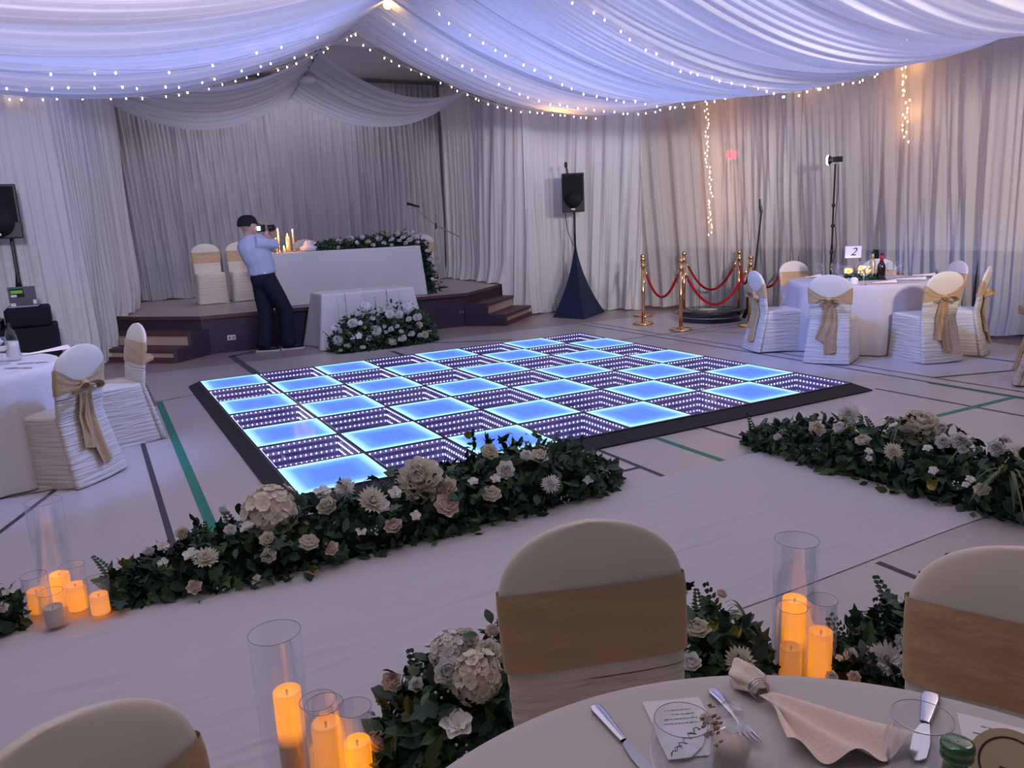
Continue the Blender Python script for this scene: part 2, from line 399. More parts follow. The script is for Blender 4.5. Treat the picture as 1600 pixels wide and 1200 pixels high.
def stairs(name, label, steps, loc):
    t = thing(name, label, 'stairs', loc)
    for i, (z0, z1, poly, ins) in enumerate(steps):
        MB().prism(poly, z1 - .055, z1, 'nosing').build('tread', None, t)
        MB().prism(ins, z0, z1 - .055, 'riser').build('riser', None, t)
        q = [poly[0], poly[1], ins[1], ins[0]]
        b = MB(); b.prism([ins[0], (poly[0][0] * .25 + ins[0][0] * .75, poly[0][1] * .25 + ins[0][1] * .75), poly[-1], ins[-1]][:0] or ins, z0, z0 + .001, 'nosing')
    return t
# left flight: each step polygon (front-right, front-left, back-left, back-right)
def flight(name, label, A, B, n_dir, side_dir, loc, sideface):
    """A,B: top nosing ends on the deck; steps grow outwards along n_dir; sideface pieces close the cheek"""
    t = thing(name, label, 'stairs', loc)
    A = Vector(A); B = Vector(B); n = Vector(n_dir).normalized(); sd = Vector(side_dir)
    for k in (1, 2):
        z1 = SZ - .175 * k
        d = n * .30 * k; A1 = A + d + sd * .0; B1 = B + d
        poly = [tuple(A)[:2], tuple(A1)[:2], tuple(B1)[:2], tuple(B)[:2]]
        MB().prism(poly, z1 - .05, z1, 'nosing').build('tread', None, t)
        e = n * (.30 * k - .03)
        MB().prism([tuple(A)[:2], tuple(A + e)[:2], tuple(B + e)[:2], tuple(B)[:2]], 0, z1 - .05, 'stageface' if 0 else 'riser').build('riser', None, t)
    # dark cheek beside the steps
    for k in (1, 2):
        z1 = SZ - .175 * k; e = n * .30 * k; c = [tuple(A)[:2], tuple(A + e)[:2], tuple(A + e + sideface * .06)[:2], tuple(A + sideface * .12)[:2]]
        MB().prism(c, 0, z1 - .004, 'stageface').build('cheek', None, t)
    e = n * .60
    MB().prism([tuple(A + e)[:2], tuple(A + e + n * .012)[:2], tuple(B + e + n * .012)[:2], tuple(B + e)[:2]], 0, .075, 'nosing').build('kick_plate', None, t)
    return t
nL = (-.71, -.71, 0); nR = (.70, -.72, 0)
flight('stage_stairs', 'stairs at the left end of the stage, behind the white chair', (.37, 2.36, 0), (-.47, 3.24, 0), nL, (0, 0, 0), (-.3, 2.4, 0), Vector((.7, .0, 0)))
flight('stage_stairs', 'stairs at the right end of the stage, beside the navy speaker stand', (4.36, 2.32, 0), (5.3, 3.17, 0), nR, (0, 0, 0), (5.1, 2.3, 0), Vector((-.7, 0, 0)))

# ------------------------------------------------------------------ curtains
def poly_at(pts, s):
    L = 0
    for (a, b) in zip(pts, pts[1:]):
        d = (Vector(b) - Vector(a)).length
        if s <= L + d or b is pts[-1]:
            t = (s - L) / d; v = Vector(a).lerp(Vector(b), t); dd = (Vector(b) - Vector(a)).normalized(); return v, Vector((-dd.y, dd.x))
        L += d
def smooth_path(pts, it=3):
    for _ in range(it):
        q = [pts[0]]
        for a, b in zip(pts, pts[1:]): q += [tuple(lerp(a[i], b[i], .25) for i in range(2)), tuple(lerp(a[i], b[i], .75) for i in range(2))]
        q.append(pts[-1]); pts = q
    return pts
def curtain(label, path, z0, z1, m, amp=.045, wl=.16, seed=0, slant=0, puddle=.0, dens=90, z0b=None, group=None, gather=0, fine=1.0):
    r = random.Random(seed); path = smooth_path([tuple(map(float, p)) for p in path], 2)
    L = sum((Vector(b) - Vector(a)).length for a, b in zip(path, path[1:]))
    nu = max(8, int(L * dens)); nv = 26
    comps = [(2 * pi / (wl * r.uniform(.45, 2.4)), r.uniform(0, 6.28), r.uniform(.35, 1) * min(1, .5 + .3 * i), r.uniform(-.5, .5)) for i in range(7)]
    comps += [(2 * pi / (wl * .28 * r.uniform(.7, 1.3)), r.uniform(0, 6.28), .22 * fine, r.uniform(-.3, .3)) for i in range(3)]
    tot = sum(c[2] for c in comps)
    loc = (*path[len(path) // 2], z0)
    def fn(u, v):
        s = u * L; pz = poly_at(path, min(max(s, 0), L * .99999))[0]
        zb_ = z0 if z0b is None else (.535 if pz.y > z0b else z0)
        zz = lerp(z1, zb_, v); ss = s + slant * (v - .5) * 1.0
        vv = v ** 1.3
        a = sum(c[2] * sin(c[0] * (ss + c[3] * .35 * v) + c[1] + .8 * sin(2.1 * ss + c[1])) for c in comps) / tot * amp * 2.1 * (.55 + .75 * vv)
        a += .03 * sin(3 * s + seed) * v
        p, nn = poly_at(path, min(max(s, 0), L * .99999))
        out = 0
        if puddle and v > .9: out = puddle * ((v - .9) / .1) ** 1.5 * (1 + .5 * sin(7 * s + seed))
        q = p - nn * (-a) + nn * (-out)
        z = zz + (.012 * abs(sin(9 * s)) if v > .97 else 0)
        if puddle and v > .9: z = max(zb_ + .006 + .012 * (1 + sin(13 * s)), zz)
        return (q.x, q.y, z)
    o = MB().grid(fn, nu, nv, m)
    return o.build('curtain', None, None, True) if 0 else tag(_rebase(o, 'curtain', loc), label, 'curtain', group)
def _rebase(mb, name, loc, smooth=True):
    me = mb.mesh(name, None, smooth, loc); o = bpy.data.objects.new(name, me); COL.objects.link(o); o.location = loc; WORLDLOC[o.name] = tuple(loc); return o

bp = [(-.72, 5.75), (.7, 5.72), (2.3, 5.68), (3.9, 5.66), (5.45, 5.6)]
labs = ['grey voile curtain at the back of the stage, behind the two covered chairs at left', 'grey voile curtain at the back of the stage, behind the photographer and candles',
        'grey voile curtain at the stage back, behind the garland on the long table', 'grey voile curtain at the back of the stage, behind the microphone boom']
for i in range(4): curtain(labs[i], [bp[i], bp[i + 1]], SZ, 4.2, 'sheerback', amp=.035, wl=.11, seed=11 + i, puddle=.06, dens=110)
curtain('grey sheer curtain along the right side of the stage, past the microphone', [(5.5, 5.6), (5.55, 4.6), (5.48, 3.9)], SZ, 4.2, 'sheerdense', amp=.045, wl=.14, seed=21, puddle=.05)
curtain('pale curtain pooling over the stage corner above the right stairs', [(5.42, 3.95), (5.45, 3.35), (5.75, 2.78)], .0, 4.25, 'sheerdense', amp=.06, wl=.22, seed=22, puddle=.08, slant=.25, z0b=3.2)
curtain('white curtain left of the speaker with the navy skirt', [(5.72, 2.80), (6.1, 2.95), (6.5, 2.92)], 0, 4.25, 'sheerdense', amp=.06, wl=.2, seed=23, puddle=.06)
curtain('white curtain right behind the speaker with the navy skirt', [(6.48, 2.92), (6.95, 2.45), (7.5, 1.95)], 0, 4.25, 'sheerdense', amp=.06, wl=.22, seed=24, puddle=.08, slant=.15)
curtain('white curtain gathered behind the rope stanchions', [(7.5, 1.97), (7.95, 1.45), (8.25, .8)], .04, 4.2, 'sheerwall', amp=.07, wl=.26, seed=25, puddle=.05, slant=-.35)
curtain('sheer curtain on the right wall over the glowing vertical light string', [(8.25, .82), (8.35, .2), (8.38, -.6)], .04, 4.0, 'sheerwall', amp=.06, wl=.22, seed=26, puddle=.04, slant=-.2)
curtain('sheer curtain on the right wall behind the tripod video light', [(8.38, -.6), (8.4, -1.9)], .04, 3.9, 'sheerwall', amp=.06, wl=.22, seed=27, puddle=.04, slant=-.25)
curtain('sheer curtain on the right wall over the short light string', [(8.4, -1.9), (8.42, -3.2)], .04, 3.9, 'sheerwall', amp=.065, wl=.24, seed=28, puddle=.05, slant=-.2)
curtain('sheer curtain at the far right edge of the picture', [(8.42, -3.2), (8.45, -4.6), (8.45, -6.6)], .04, 3.9, 'sheerwall', amp=.07, wl=.28, seed=29, puddle=.06, slant=-.1)
curtain('sheer curtain hanging at the left edge of the stage stairs', [(-.22, 4.05), (-.38, 3.5), (-.72, 2.75), (-.86, 2.2)], .0, 4.2, 'sheerdense', amp=.035, wl=.24, seed=31, puddle=.05, z0b=3.0)
curtain('white curtain just right of the black equipment table', [(-.86, 2.2), (-.98, 1.75), (-1.45, 1.6), (-2.0, 1.55)], 0, 4.2, 'sheerdense', amp=.05, wl=.30, seed=32, puddle=.05)
curtain('white curtain behind the laptop and left loudspeaker', [(-2.0, 1.55), (-3.9, 1.45)], 0, 4.2, 'sheerdense', amp=.05, wl=.30, seed=33)

# ------------------------------------------------------------------ ceiling drapes
ZW = [(-9, 3.6), (-5, 3.6), (-3.5, 3.56), (-2.4, 3.51), (-1.5, 3.54), (-1.1, 3.62), (-.2, 3.78), (2, 3.75)]
def dz(side, t, y):
    zr, zw = 4.0, interp(ZW, y); s = .77 if side > 0 else .70
    return lerp(zr, zw, t) - s * 4 * t * (1 - t)
def dx(side, t): return 2.35 + (6.1 * t if side > 0 else -6.15 * t)
def panel(label, side, ya0, ya1, yb0, yb1, seed):
    """ridge edge runs ya0(far)..ya1(near), wall edge yb0..yb1"""
    r = random.Random(seed); comps = [(r.uniform(14, 70), r.uniform(0, 6), r.uniform(-2.5, 2.5), r.uniform(.3, 1) / (1 + .012 * i)) for i in range(9)]
    tot = sum(c[3] for c in comps)
    def fn(u, v):
        t = u; y = lerp(lerp(ya0, ya1, v), lerp(yb0, yb1, v), t)
        z = dz(side, t, y)
        env = (.25 + .75 * sin(pi * min(1, max(0, t))) ** .7)
        a = sum(c[3] * sin(c[0] * v * abs(yb0 - yb1) + c[1] + c[2] * t + .6 * sin(3 * t + c[1])) for c in comps) / tot
        z += a * .085 * env - .10 * sin(pi * v) * sin(pi * t) * .6
        z += .03 * (1 - v) ** 6 * 0
        return (dx(side, t), y + .02 * a, z)
    mb = MB().grid(fn, 60, 130, 'drape')
    return tag(_rebase(mb, 'ceiling_drape', (dx(side, .5), (yb0 + yb1) / 2, 3.3)), label, 'ceiling drape', 'white voile swags across the hall ceiling')
edges_r = [1.17, -.25, -1.3, -2.6, -4.0, -5.6, -7.4]
edges_rw = [1.25, -.16, -1.52, -2.9, -4.2, -5.6, -7.4]
nm = ['nearest the stage', 'second from the stage', 'third from the stage', 'fourth from the stage', 'over the foreground tables', 'above the camera side of the hall']
for i in range(6):
    panel('white ceiling swag right of the ridge, %s' % nm[i], 1, edges_r[i], edges_r[i + 1] - .06, edges_rw[i], edges_rw[i + 1] - .05, 50 + i)
el = [1.95, .45, -.7, -2.2, -3.9, -5.6, -7.4]; elw = [1.25, .1, -1.2, -2.6, -4.1, -5.6, -7.4]
for i in range(6):
    panel('white ceiling swag left of the ridge, %s' % nm[i], -1, el[i], el[i + 1] - .06, elw[i], elw[i + 1] - .05, 70 + i)
# small filler piece of fabric at the ridge between the two far swags
# stage swags
def swag(label, side, seed):
    r = random.Random(seed); comps = [(r.uniform(10, 60), r.uniform(0, 6), r.uniform(-2, 2), r.uniform(.3, 1)) for _ in range(8)]; tot = sum(c[3] for c in comps)
    def fn(u, v):
        ya = lerp(4.35, 2.45, v); zr = lerp(3.66, 4.02, v)
        xe, zw, yb = (5.40, lerp(3.88, 3.95, v), lerp(4.3, 3.5, v)) if side > 0 else (-.60, lerp(3.72, 3.9, v), lerp(4.3, 3.2, v))
        x = lerp(2.35, xe, u); y = lerp(ya, yb, u)
        z = lerp(zr, zw, u) - lerp(.52, .46, v) * 4 * u * (1 - u)
        a = sum(c[3] * sin(c[0] * v * 1.4 + c[1] + c[2] * u) for c in comps) / tot
        z += a * .09 * (.3 + .7 * sin(pi * u))
        return (x, y + .03 * a, z)
    return tag(_rebase(MB().grid(fn, 44, 80, 'swag'), 'stage_swag', (lerp(2.35, 5.4 if side > 0 else -.6, .5), 4, 3.5)), label, 'ceiling drape', 'grey voile swags over the stage')
swag('grey voile swag over the right half of the stage', 1, 91)
swag('grey voile swag over the left half of the stage', -1, 92)
b = MB(); b.tube([(2.35, 2.45, 4.05), (2.35, 4.45, 3.68)], .028, 8, 'black'); tag(_rebase(b, 'ridge_pole', (2.35, 3.4, 3.7)), 'dark pole along the peak between the two stage swags', 'pole')
b = MB(); b.lathe([(.03, 0), (.1, .02), (.12, .05), (.1, .09), (.05, .1)], (2.35, 3.22, 3.70), 16, 'whitep'); tag(_rebase(b, 'smoke_detector', (2.35, 3.22, 3.70)), 'small round white fixture on the dark pole over the stage', 'detector')

# string lights ---------------------------------------------------
bulb_me = MB().ball((0, 0, 0), .0075, 6, 'bulb', (1, 1, 1.5)).mesh('bulb', None, True)
bulbh_me = MB().ball((0, 0, 0), .010, 6, 'bulbhid', (1, 1, 1.5)).mesh('bulb', None, True)
def string_light(label, pts, n, jit=.03, mesh=bulb_me, seed=0, lo=0, hi=1):
    r = random.Random(seed)
    pts = [Vector(p) for p in pts]; t = thing('string_lights', label, 'string lights', tuple(pts[len(pts) // 2]), group='warm fairy light strings')
    MB().tube(pts, .0022, 4, 'whitep').build('cord', None, t)
    K = len(pts) - 1
    for i in range(n):
        s = lerp(lo, hi, (i + r.uniform(-.3, .3) + .5) / n) * K; k = min(K - 1, int(s)); p = pts[k].lerp(pts[k + 1], s - k)
        q = p + Vector((r.uniform(-jit, jit) * .3, r.uniform(-jit, jit), -.012 - r.uniform(0, jit) * .6))
        put('bulb', mesh, t, q - pts[len(pts) // 2])
def cat(side, y0, y1, t0, t1, dzv=-.03, n=40):
    return [(dx(side, t), lerp(y0, y1, t), dz(side, t, lerp(y0, y1, t)) + dzv - .02 * sin(23 * t)) for t in [lerp(t0, t1, i / n) for i in range(n + 1)]]
string_light('fairy lights along the far lower edge of the right front ceiling swag', cat(1, 1.2, 1.28, .0, .62, -.03), 30, seed=1)
string_light('fairy lights crossing the middle of the right front ceiling swag', cat(1, .0, .35, .0, .75, -.12), 30, seed=2)
string_light('fairy lights along the seam after the right front ceiling swag', cat(1, -.95, -.45, .0, .95, -.12), 34, seed=3)
string_light('fairy lights on the third right ceiling swag, top right', cat(1, -2.7, -2.1, .1, .98, -.1), 34, .05, seed=4)
string_light('fairy lights along the far lower edge of the left front ceiling swag', cat(-1, 1.98, 1.3, .0, .85, -.03), 30, seed=5)
string_light('fairy lights crossing the middle of the left front ceiling swag', cat(-1, .55, .3, .0, .85, -.12), 26, seed=6)
string_light('sparse fairy lights on the second left ceiling swag, top left', cat(-1, -.5, -.55, .12, .8, -.12), 12, .05, seed=7)
def wallcord(y, z0, z1, x, amp, n=30):
    return [(x, y + amp * sin(4.3 * t + 1) + .02 * sin(17 * t), lerp(z1, z0, t)) for t in [i / n for i in range(n + 1)]]
string_light('vertical warm light string behind the right wall curtain, near the red exit glow', wallcord(1.2, 1.25, 3.75, 8.28, .07), 52, .05, bulbh_me, 8)
string_light('short warm light string high behind the right wall curtain', wallcord(-2.1, 2.4, 3.75, 8.50, .04), 30, .05, bulbh_me, 9)

# exit sign behind the curtain
t = thing('exit_sign', 'red lit exit sign glowing through the right wall curtain', 'exit sign', (8.66, .8, 2.5))
MB().box((8.62, .86, 2.42), (8.70, 1.16, 2.60), 'whitep').build('housing', None, t)
tm = text_mb('EXIT', .11, 'exit', .003)
mtx = Matrix.Translation((8.612, 1.01, 2.51)) @ Matrix.Rotation(-pi / 2, 4, 'Z') @ Matrix.Rotation(pi / 2, 4, 'X')
MB().merge(tm, mtx).build('lettering', None, t)
MB().box((8.616, .90, 2.45), (8.62, 1.12, 2.57), emit('exit_panel_glow', (1, .05, .08), 1.8)).build('lit_panel', None, t)

# ------------------------------------------------------------------ dance floor
df = thing('dance_floor', 'glowing blue and mirror LED checkerboard dance floor with black ramp edge', 'dance floor', (DX / 2, -DY / 2, 0))
# lit panel
g = .012
b = MB(); h = T / 2 - g
b.add([(-h, -h, 0), (h, -h, 0), (h, h, 0), (-h, h, 0)], [(0, 1, 2, 3)], LIT)
lit_me = b.mesh('lit_panel')
# mirror panel: a well; lower LED rows and tails are modelled mirror reflections
WD = .30
b = MB(); h = T / 2 - g
b.add([(-h, -h, 0), (h, -h, 0), (h, h, 0), (-h, h, 0), (-h, -h, -WD), (h, -h, -WD), (h, h, -WD), (-h, h, -WD)], [(0, 4, 5, 1), (1, 5, 6, 2), (2, 6, 7, 3), (3, 7, 4, 0)], 'wellwall')
b.add([(-h, -h, -WD), (h, -h, -WD), (h, h, -WD), (-h, h, -WD)], [(0, 1, 2, 3)], 'wellfloor')
well_me = b.mesh('mirror_panel')
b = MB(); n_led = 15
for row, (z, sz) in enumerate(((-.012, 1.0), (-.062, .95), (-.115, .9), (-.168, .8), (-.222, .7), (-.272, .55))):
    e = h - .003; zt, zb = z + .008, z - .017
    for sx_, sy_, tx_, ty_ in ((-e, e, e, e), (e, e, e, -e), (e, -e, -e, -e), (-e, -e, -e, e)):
        b.add([(sx_, sy_, zb), (tx_, ty_, zb), (tx_, ty_, zt), (sx_, sy_, zt)], [(3, 2, 1, 0)], 'ledglow')
    for side in range(4):
        for k in range(n_led):
            s = -h + (k + .5) * 2 * h / n_led
            c = [(s, h - .006), (h - .006, s), (s, -h + .006), (-h + .006, s)][side]
            w, hh = .0068 * sz, (.007 if row == 0 else .0145 * sz)
            x, y = c
            b.add([(x - w, y, z), (x, y - w, z), (x + w, y, z), (x, y + w, z), (x, y, z + .007 * sz), (x, y, z - hh)], [(0, 1, 4), (1, 2, 4), (2, 3, 4), (3, 0, 4), (1, 0, 5), (2, 1, 5), (3, 2, 5), (0, 3, 5)], 'led')
leds_me = b.mesh('leds_and_reflections')
gm = thin_glass('dark_mirror_glass', (.86, .86, .96), .35)
b = MB(); b.add([(-h, -h, -.002), (h, -h, -.002), (h, h, -.002), (-h, h, -.002)], [(0, 1, 2, 3)], gm); glass_me = b.mesh('glass_top')
for i in range(NX):
    for j in range(NY):
        loc = ((i + .5) * T - DX / 2, -(j + .5) * T + DY / 2, DZ)
        if (i + j) % 2 == 0: put('lit_panel', lit_me, df, loc)
        else:
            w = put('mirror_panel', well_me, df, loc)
            put('leds_and_reflections', leds_me, w); put('glass_top', glass_me, w)
b = MB()
for i in range(NX + 1): b.box((i * T - .0105, -DY, 0.03), (i * T + .0105, 0, DZ + .001), 'seam')
for j in range(NY + 1): b.box((0, -j * T - .0105, 0.03), (DX, -j * T + .0105, DZ + .0015), 'seam')
b.build('tile_frame', None, df)
def rampseg(pts): return MB().add(pts, [(0, 1, 2, 3), (3, 2, 5, 4), (0, 3, 4), (1, 5, 2), (0, 4, 5, 1)], 'ramp')
def ramp(p0, p1, nrm, e0, e1):
    rw = .125 if nrm[1] else .10
    p0 = Vector((*p0, 0)); p1 = Vector((*p1, 0)); d = (p1 - p0).normalized(); n = Vector((*nrm, 0))
    o = rw
    a, b2 = p0 + n * o - d * e0 * o, p1 + n * o + d * e1 * o
    up = Vector((0, 0, DZ)); lo = Vector((0, 0, .012))
    vs = [p0 + up, p1 + up, b2 + lo, a + lo, a, b2, p0, p1]
    return MB().add(vs, [(0, 3, 2, 1), (3, 4, 5, 2), (4, 6, 7, 5), (0, 6, 4, 3), (1, 2, 5, 7)], 'ramp')
def splitramp(p0, p1, n, cnt, nrm, e0=1, e1=1):
    for k in range(cnt):
        a = (lerp(p0[0], p1[0], k / cnt), lerp(p0[1], p1[1], k / cnt)); c = (lerp(p0[0], p1[0], (k + 1) / cnt), lerp(p0[1], p1[1], (k + 1) / cnt))
        ramp(a, c, nrm, e0 if k == 0 else 0, e1 if k == cnt - 1 else 0).build('ramp_edge', None, df)
splitramp((0, -DY), (DX, -DY), 0, 4, (0, -1), 1, 1); splitramp((0, 0), (0, -DY), 0, 4, (-1, 0), 1, 1)
MB().box((0, 0, 0), (DX, .012, DZ), 'ramp').build('frame_edge', None, df); MB().box((DX, -DY, 0), (DX + .012, 0.012, DZ), 'ramp').build('frame_edge', None, df)

# aisle runner
rr_ = random.Random(44)
RID = [(rr_.uniform(-3, .9) if k % 5 else rr_.uniform(.9, 2.6), rr_.uniform(-6.5, -5.2), rr_.uniform(.12, .34), rr_.uniform(.012, .03), rr_.uniform(.003, .009), rr_.uniform(-.15, .45)) for k in range(70)]
def rn(u, v):
    x = lerp(-3.2, 2.98, u); y = lerp(-5.10, -6.56, v); w = .004 + .002 * sin(5 * x + 3 * y)
    for cx, cy, l, ww, hh, sl in RID:
        a = (x - cx) / l
        if abs(a) < 2: w += hh * math.exp(-a * a) * math.exp(-((y - cy - sl * (x - cx)) / ww) ** 2)
    if v < .02 or v > .98: w = .004
    return (x, y + .006 * sin(3 * x), w)
tag(_rebase(MB().grid(rn, 220, 150, 'runner'), 'aisle_runner', (0, -5.8, 0)), 'wrinkled white cloth aisle runner across the floor between the flower garlands', 'rug')

# ------------------------------------------------------------------ chairs
def superring(w, d, n=28, e=3.2):
    out = []
    for i in range(n):
        a = 2 * pi * i / n; c, s = cos(a), sin(a)
        out.append((w / 2 * abs(c) ** (2 / e) * (1 if c >= 0 else -1), d / 2 * abs(s) ** (2 / e) * (1 if s >= 0 else -1)))
    return out
def loft(mb, secs, m, n=28, cap0=True, cap1=True):
    vs = []
    for ring in secs: vs += ring
    K = len(secs); fs = [(j * n + i, j * n + (i + 1) % n, (j + 1) * n + (i + 1) % n, (j + 1) * n + i) for j in range(K - 1) for i in range(n)]
    if cap1: fs.append(tuple((K - 1) * n + i for i in range(n)))
    if cap0: fs.append(tuple(range(n))[::-1])
    mb.add(vs, fs, m)
def back_prof(z):   # width, thickness, centre y of the covered back
    w = interp([(0, .47), (.25, .43), (.45, .40), (.6, .415), (.75, .43), (.80, .43)], z)
    if z > .78:
        k = min(1, (z - .78) / .145); w = .43 * math.sqrt(max(0, 1 - k ** 2.3)) * .96 + .43 * .04 * (1 - k)
    th = interp([(0, .07), (.45, .06), (.85, .045), (.93, .02)], z)
    y = interp([(0, -.10), (.2, -.055), (.45, 0), (.7, -.035), (.93, -.085)], z)
    return max(w, .02), th, y
def chair_meshes():
    P = {}
    r = random.Random(3)
    mb = MB(); secs = []
    zs = [.01 + .58 * i / 44 for i in range(45)]
    def ringz(z, ex=1.0, ruch=0):
        w, th, y = back_prof(z); rr = superring(w + ruch, th + ruch, 28, 3.0)
        return [(x, yy + y, z) for x, yy in rr]
    for i, z in enumerate(zs): secs.append([(x, y - .003 * sin(z * 190 + 9 * x + 2 * sin(11 * x)), zz + .004 * sin(7 * x)) for x, y, zz in ringz(z, 1, .003 * sin(z * 150))])
    loft(mb, secs, 'ruched', cap1=False)
    zs = [.59 + (.925 - .59) * (1 - (1 - i / 22) ** 1.6) for i in range(23)]
    loft(mb, [ringz(z) for z in zs], 'cover', cap0=False)
    # seat box
    secs = []
    for z, g2 in [(.005 + .43 * i / 36, 1 - i / 36) for i in range(37)] + [(.455, 0), (.468, -.15), (.474, -.5)]:
        w = .43 + .07 * max(0, g2) ** 1.5 + (.0025 * sin(z * 140) if z < .43 else 0) + (-.03 * min(1, -g2 * 2) if g2 < 0 else 0); d = .44 + .045 * max(0, g2) + (.0025 * sin(z * 150) if z < .43 else 0) + (-.03 * min(1, -g2 * 2) if g2 < 0 else 0)
        yb_ = back_prof(min(z, .45))[2] - .005; yf_ = .235 + d / 2; dd_ = yf_ - yb_; ym_ = (yf_ + yb_) / 2
        secs.append([(x, y + ym_, z + .012 * sin(9 * x + 5 * y) * (g2 > .05)) for x, y in superring(w - .03 * max(0, g2), dd_, 28, 7)])
    mb2 = MB(); loft(mb2, secs, 'ruched'); loft(mb2, [secs[-1], [(x * .5, (y - .235) * .5 + .235, .482) for x, y, z in secs[-1]]], 'cover', cap0=False)
    P['back_cover'] = mb.mesh('back_cover', None, True); P['seat_cover'] = mb2.mesh('seat_cover', None, True)
    # sash band
    def band(vee):
        b = MB(); n = 40; rows = []
        for j in range(9):
            t = j / 8; ring = []
            for i in range(n):
                a = 2 * pi * i / n; rear = max(0, -sin(a)) ** 1.0 * (1 - abs(cos(a)) ** 1.2)
                zt, zb = .79, .62
                if vee:
                    zt = lerp(.79, .69, rear); zb = lerp(.62, .645, rear)
                z = lerp(zb, zt, t); w, th, y = back_prof(z)
                c, s = cos(a), sin(a); e = 3.0
                x0 = (w / 2 + .006) * abs(c) ** (2 / e) * (1 if c >= 0 else -1); y0 = (th / 2 + .007 + .004 * sin(t * 14 + 3 * a)) * abs(s) ** (2 / e) * (1 if s >= 0 else -1)
                ring.append((x0, y0 + y, z))
            rows.append(ring)
        loft(b, rows, 'sash', n, False, False)
        return b.mesh('sash_band', None, True)
    P['sash_band'] = band(True)
    w, th, y0 = back_prof(.66); yk = y0 - th / 2 - .02
    b = MB(); b.ball((0, yk, .665), .032, 12, 'sash', (1.1, .8, .95)); P['sash_knot'] = b.mesh('sash_knot', None, True)
    def loop(sgn):
        b = MB()
        def f(u, v):
            a = u * 2 * pi; rr = .062 * (1 - .15 * cos(a))
            x = sgn * (.055 - .055 * cos(a)); z = .66 + .026 * sin(a) * (1 - .2 * cos(a)) - .018 * (1 - cos(a)) * .5
            return (x, yk - .012 + (v - .5) * .07 * (.35 + .65 * (1 - cos(a)) / 2) - .012, z - .02 * v)
        b.grid(f, 20, 6, 'sash'); return b.mesh('sash_loop', None, True)
    P['sash_loop'] = loop(1); P['sash_loop2'] = loop(-1)
    def tail(sgn, zend, wd, spread):
        b = MB()
        def f(u, v):
            z = lerp(.655, zend + (.03 * (u - .5) * sgn), v); ww, tt, yy = back_prof(max(z, .02))
            x = sgn * (.012 + spread * v) + (u - .5) * lerp(.035, wd, min(1, v * 2.2)) + .012 * sin(5 * v + sgn)
            y = yy - tt / 2 - .014 - .012 * sin(u * 9 + 2 * v) * min(1, v * 3) - .01 * v
            return (x, min(y, yk + .01 if v < .1 else y), z)
        b.grid(f, 12, 24, 'sash'); return b.mesh('sash_tail', None, True)
    P['sash_tail'] = tail(1, .12, .115, .035); P['sash_tail2'] = tail(-1, .24, .11, .04)
    return P
CP = chair_meshes()
chair_ct = 0
def chair(x, y, face, label, group=None, z=0, sc=1.0, sash=True):
    """x,y: foot of the covered back; face: heading of the seat in degrees"""
    t = thing('banquet_chair', label, 'chair', (x, y, z), rad(face - 90), group)
    if sc != 1: t.scale = (sc,) * 3
    for k, v in CP.items():
        if not sash and k != 'sash_band' and k.startswith('sash'): continue
        put(k.rstrip('2'), v, t)
    return t
def chair_by(tx, ty, ang, dist, label, group, turn=0):
    x, y = tx + dist * cos(rad(ang)), ty + dist * sin(rad(ang)); return chair(x, y, ang + 180 + turn, label, group)
def round_table(x, y, r, label, m='tcloth', seed=0, top=.76, h0=.01, grp=None):
    t = thing('round_table', label, 'table', (x, y, 0)); rr = random.Random(seed); ph = rr.uniform(0, 6)
    MB().lathe([(r - .01, top - .035), (r - .004, top - .02), (r - .01, top - .006)], (x, y, 0), 48, 'wood').build('tabletop', None, t)
    MB().lathe([(.22, .0), (.2, .03), (.03, .06), (.03, top - .036)], (x, y, 0), 16, 'wood').build('pedestal', None, t)
    b = MB(); n = 180
    prof = [0, .3, .6, .85, .96, .99, 1.0]
    rows = []
    for k in prof: rows.append([(x + r * k * cos(2 * pi * i / n), y + r * k * sin(2 * pi * i / n), top + .002 - (.004 if k == 1 else 0)) for i in range(n)])
    for j in range(1, 26):
        v = j / 25; ring = []
        for i in range(n):
            a = 2 * pi * i / n
            fold = (sin(13 * a + ph + sin(3 * a)) * .6 + sin(22 * a + 2 * ph) * .4)
            q = r + .012 + .035 * v ** .8 * fold + .05 * v
            ring.append((x + q * cos(a), y + q * sin(a), lerp(top - .012, h0, v)))
        rows.append(ring)
    loft(b, rows, m, n, True, False)
    c = b.build('tablecloth', None, None, True); c.location = (0, 0, 0)
    tag(c, CLOTHLAB[label], 'tablecloth')
    return t
CLOTHLAB = {}
L1 = 'round table under a cloth in the right foreground, seen from above'
L2 = 'round dinner table with the number 2 sign, on the right'
L3 = 'round table cut by the left picture edge, in front of the black equipment table'
CLOTHLAB[L1] = 'blush-white cloth over the foreground table with napkin, menu cards and glasses'
CLOTHLAB[L2] = 'white floor-length cloth over the table with the number 2 sign'
CLOTHLAB[L3] = 'white floor-length cloth over the table cut by the left picture edge'
T1 = (-.33, -8.345, .70); T2 = (6.95, -2.72, .76); T3 = (-1.92, -2.25, .76)
round_table(*T1, L1, seed=1); round_table(*T2, L2, seed=2); round_table(*T3, L3, 'tclothw', seed=3)
def chair_top(u, v, face, lab, grp):
    p = at(u, v, .915); return chair(p.x + .083 * cos(rad(face)), p.y + .083 * sin(rad(face)), face, lab, grp)
g1 = 'ivory covered chairs around the foreground table'
chair_top(917, 820, 252, 'ivory covered chair with brown-gold sash, front centre beyond the foreground table', g1)
chair_top(1622, 866, 207, 'ivory covered chair with gold sash at the right picture edge, foreground table', g1)
chair_top(62, 1150, 300, 'ivory covered chair at the bottom left corner of the picture', g1)
g2 = 'ivory covered chairs around the table with the number 2'
chair(5.80, -3.28, 27, 'ivory covered chair with gold bow, back square to the dance floor, at table 2', g2)
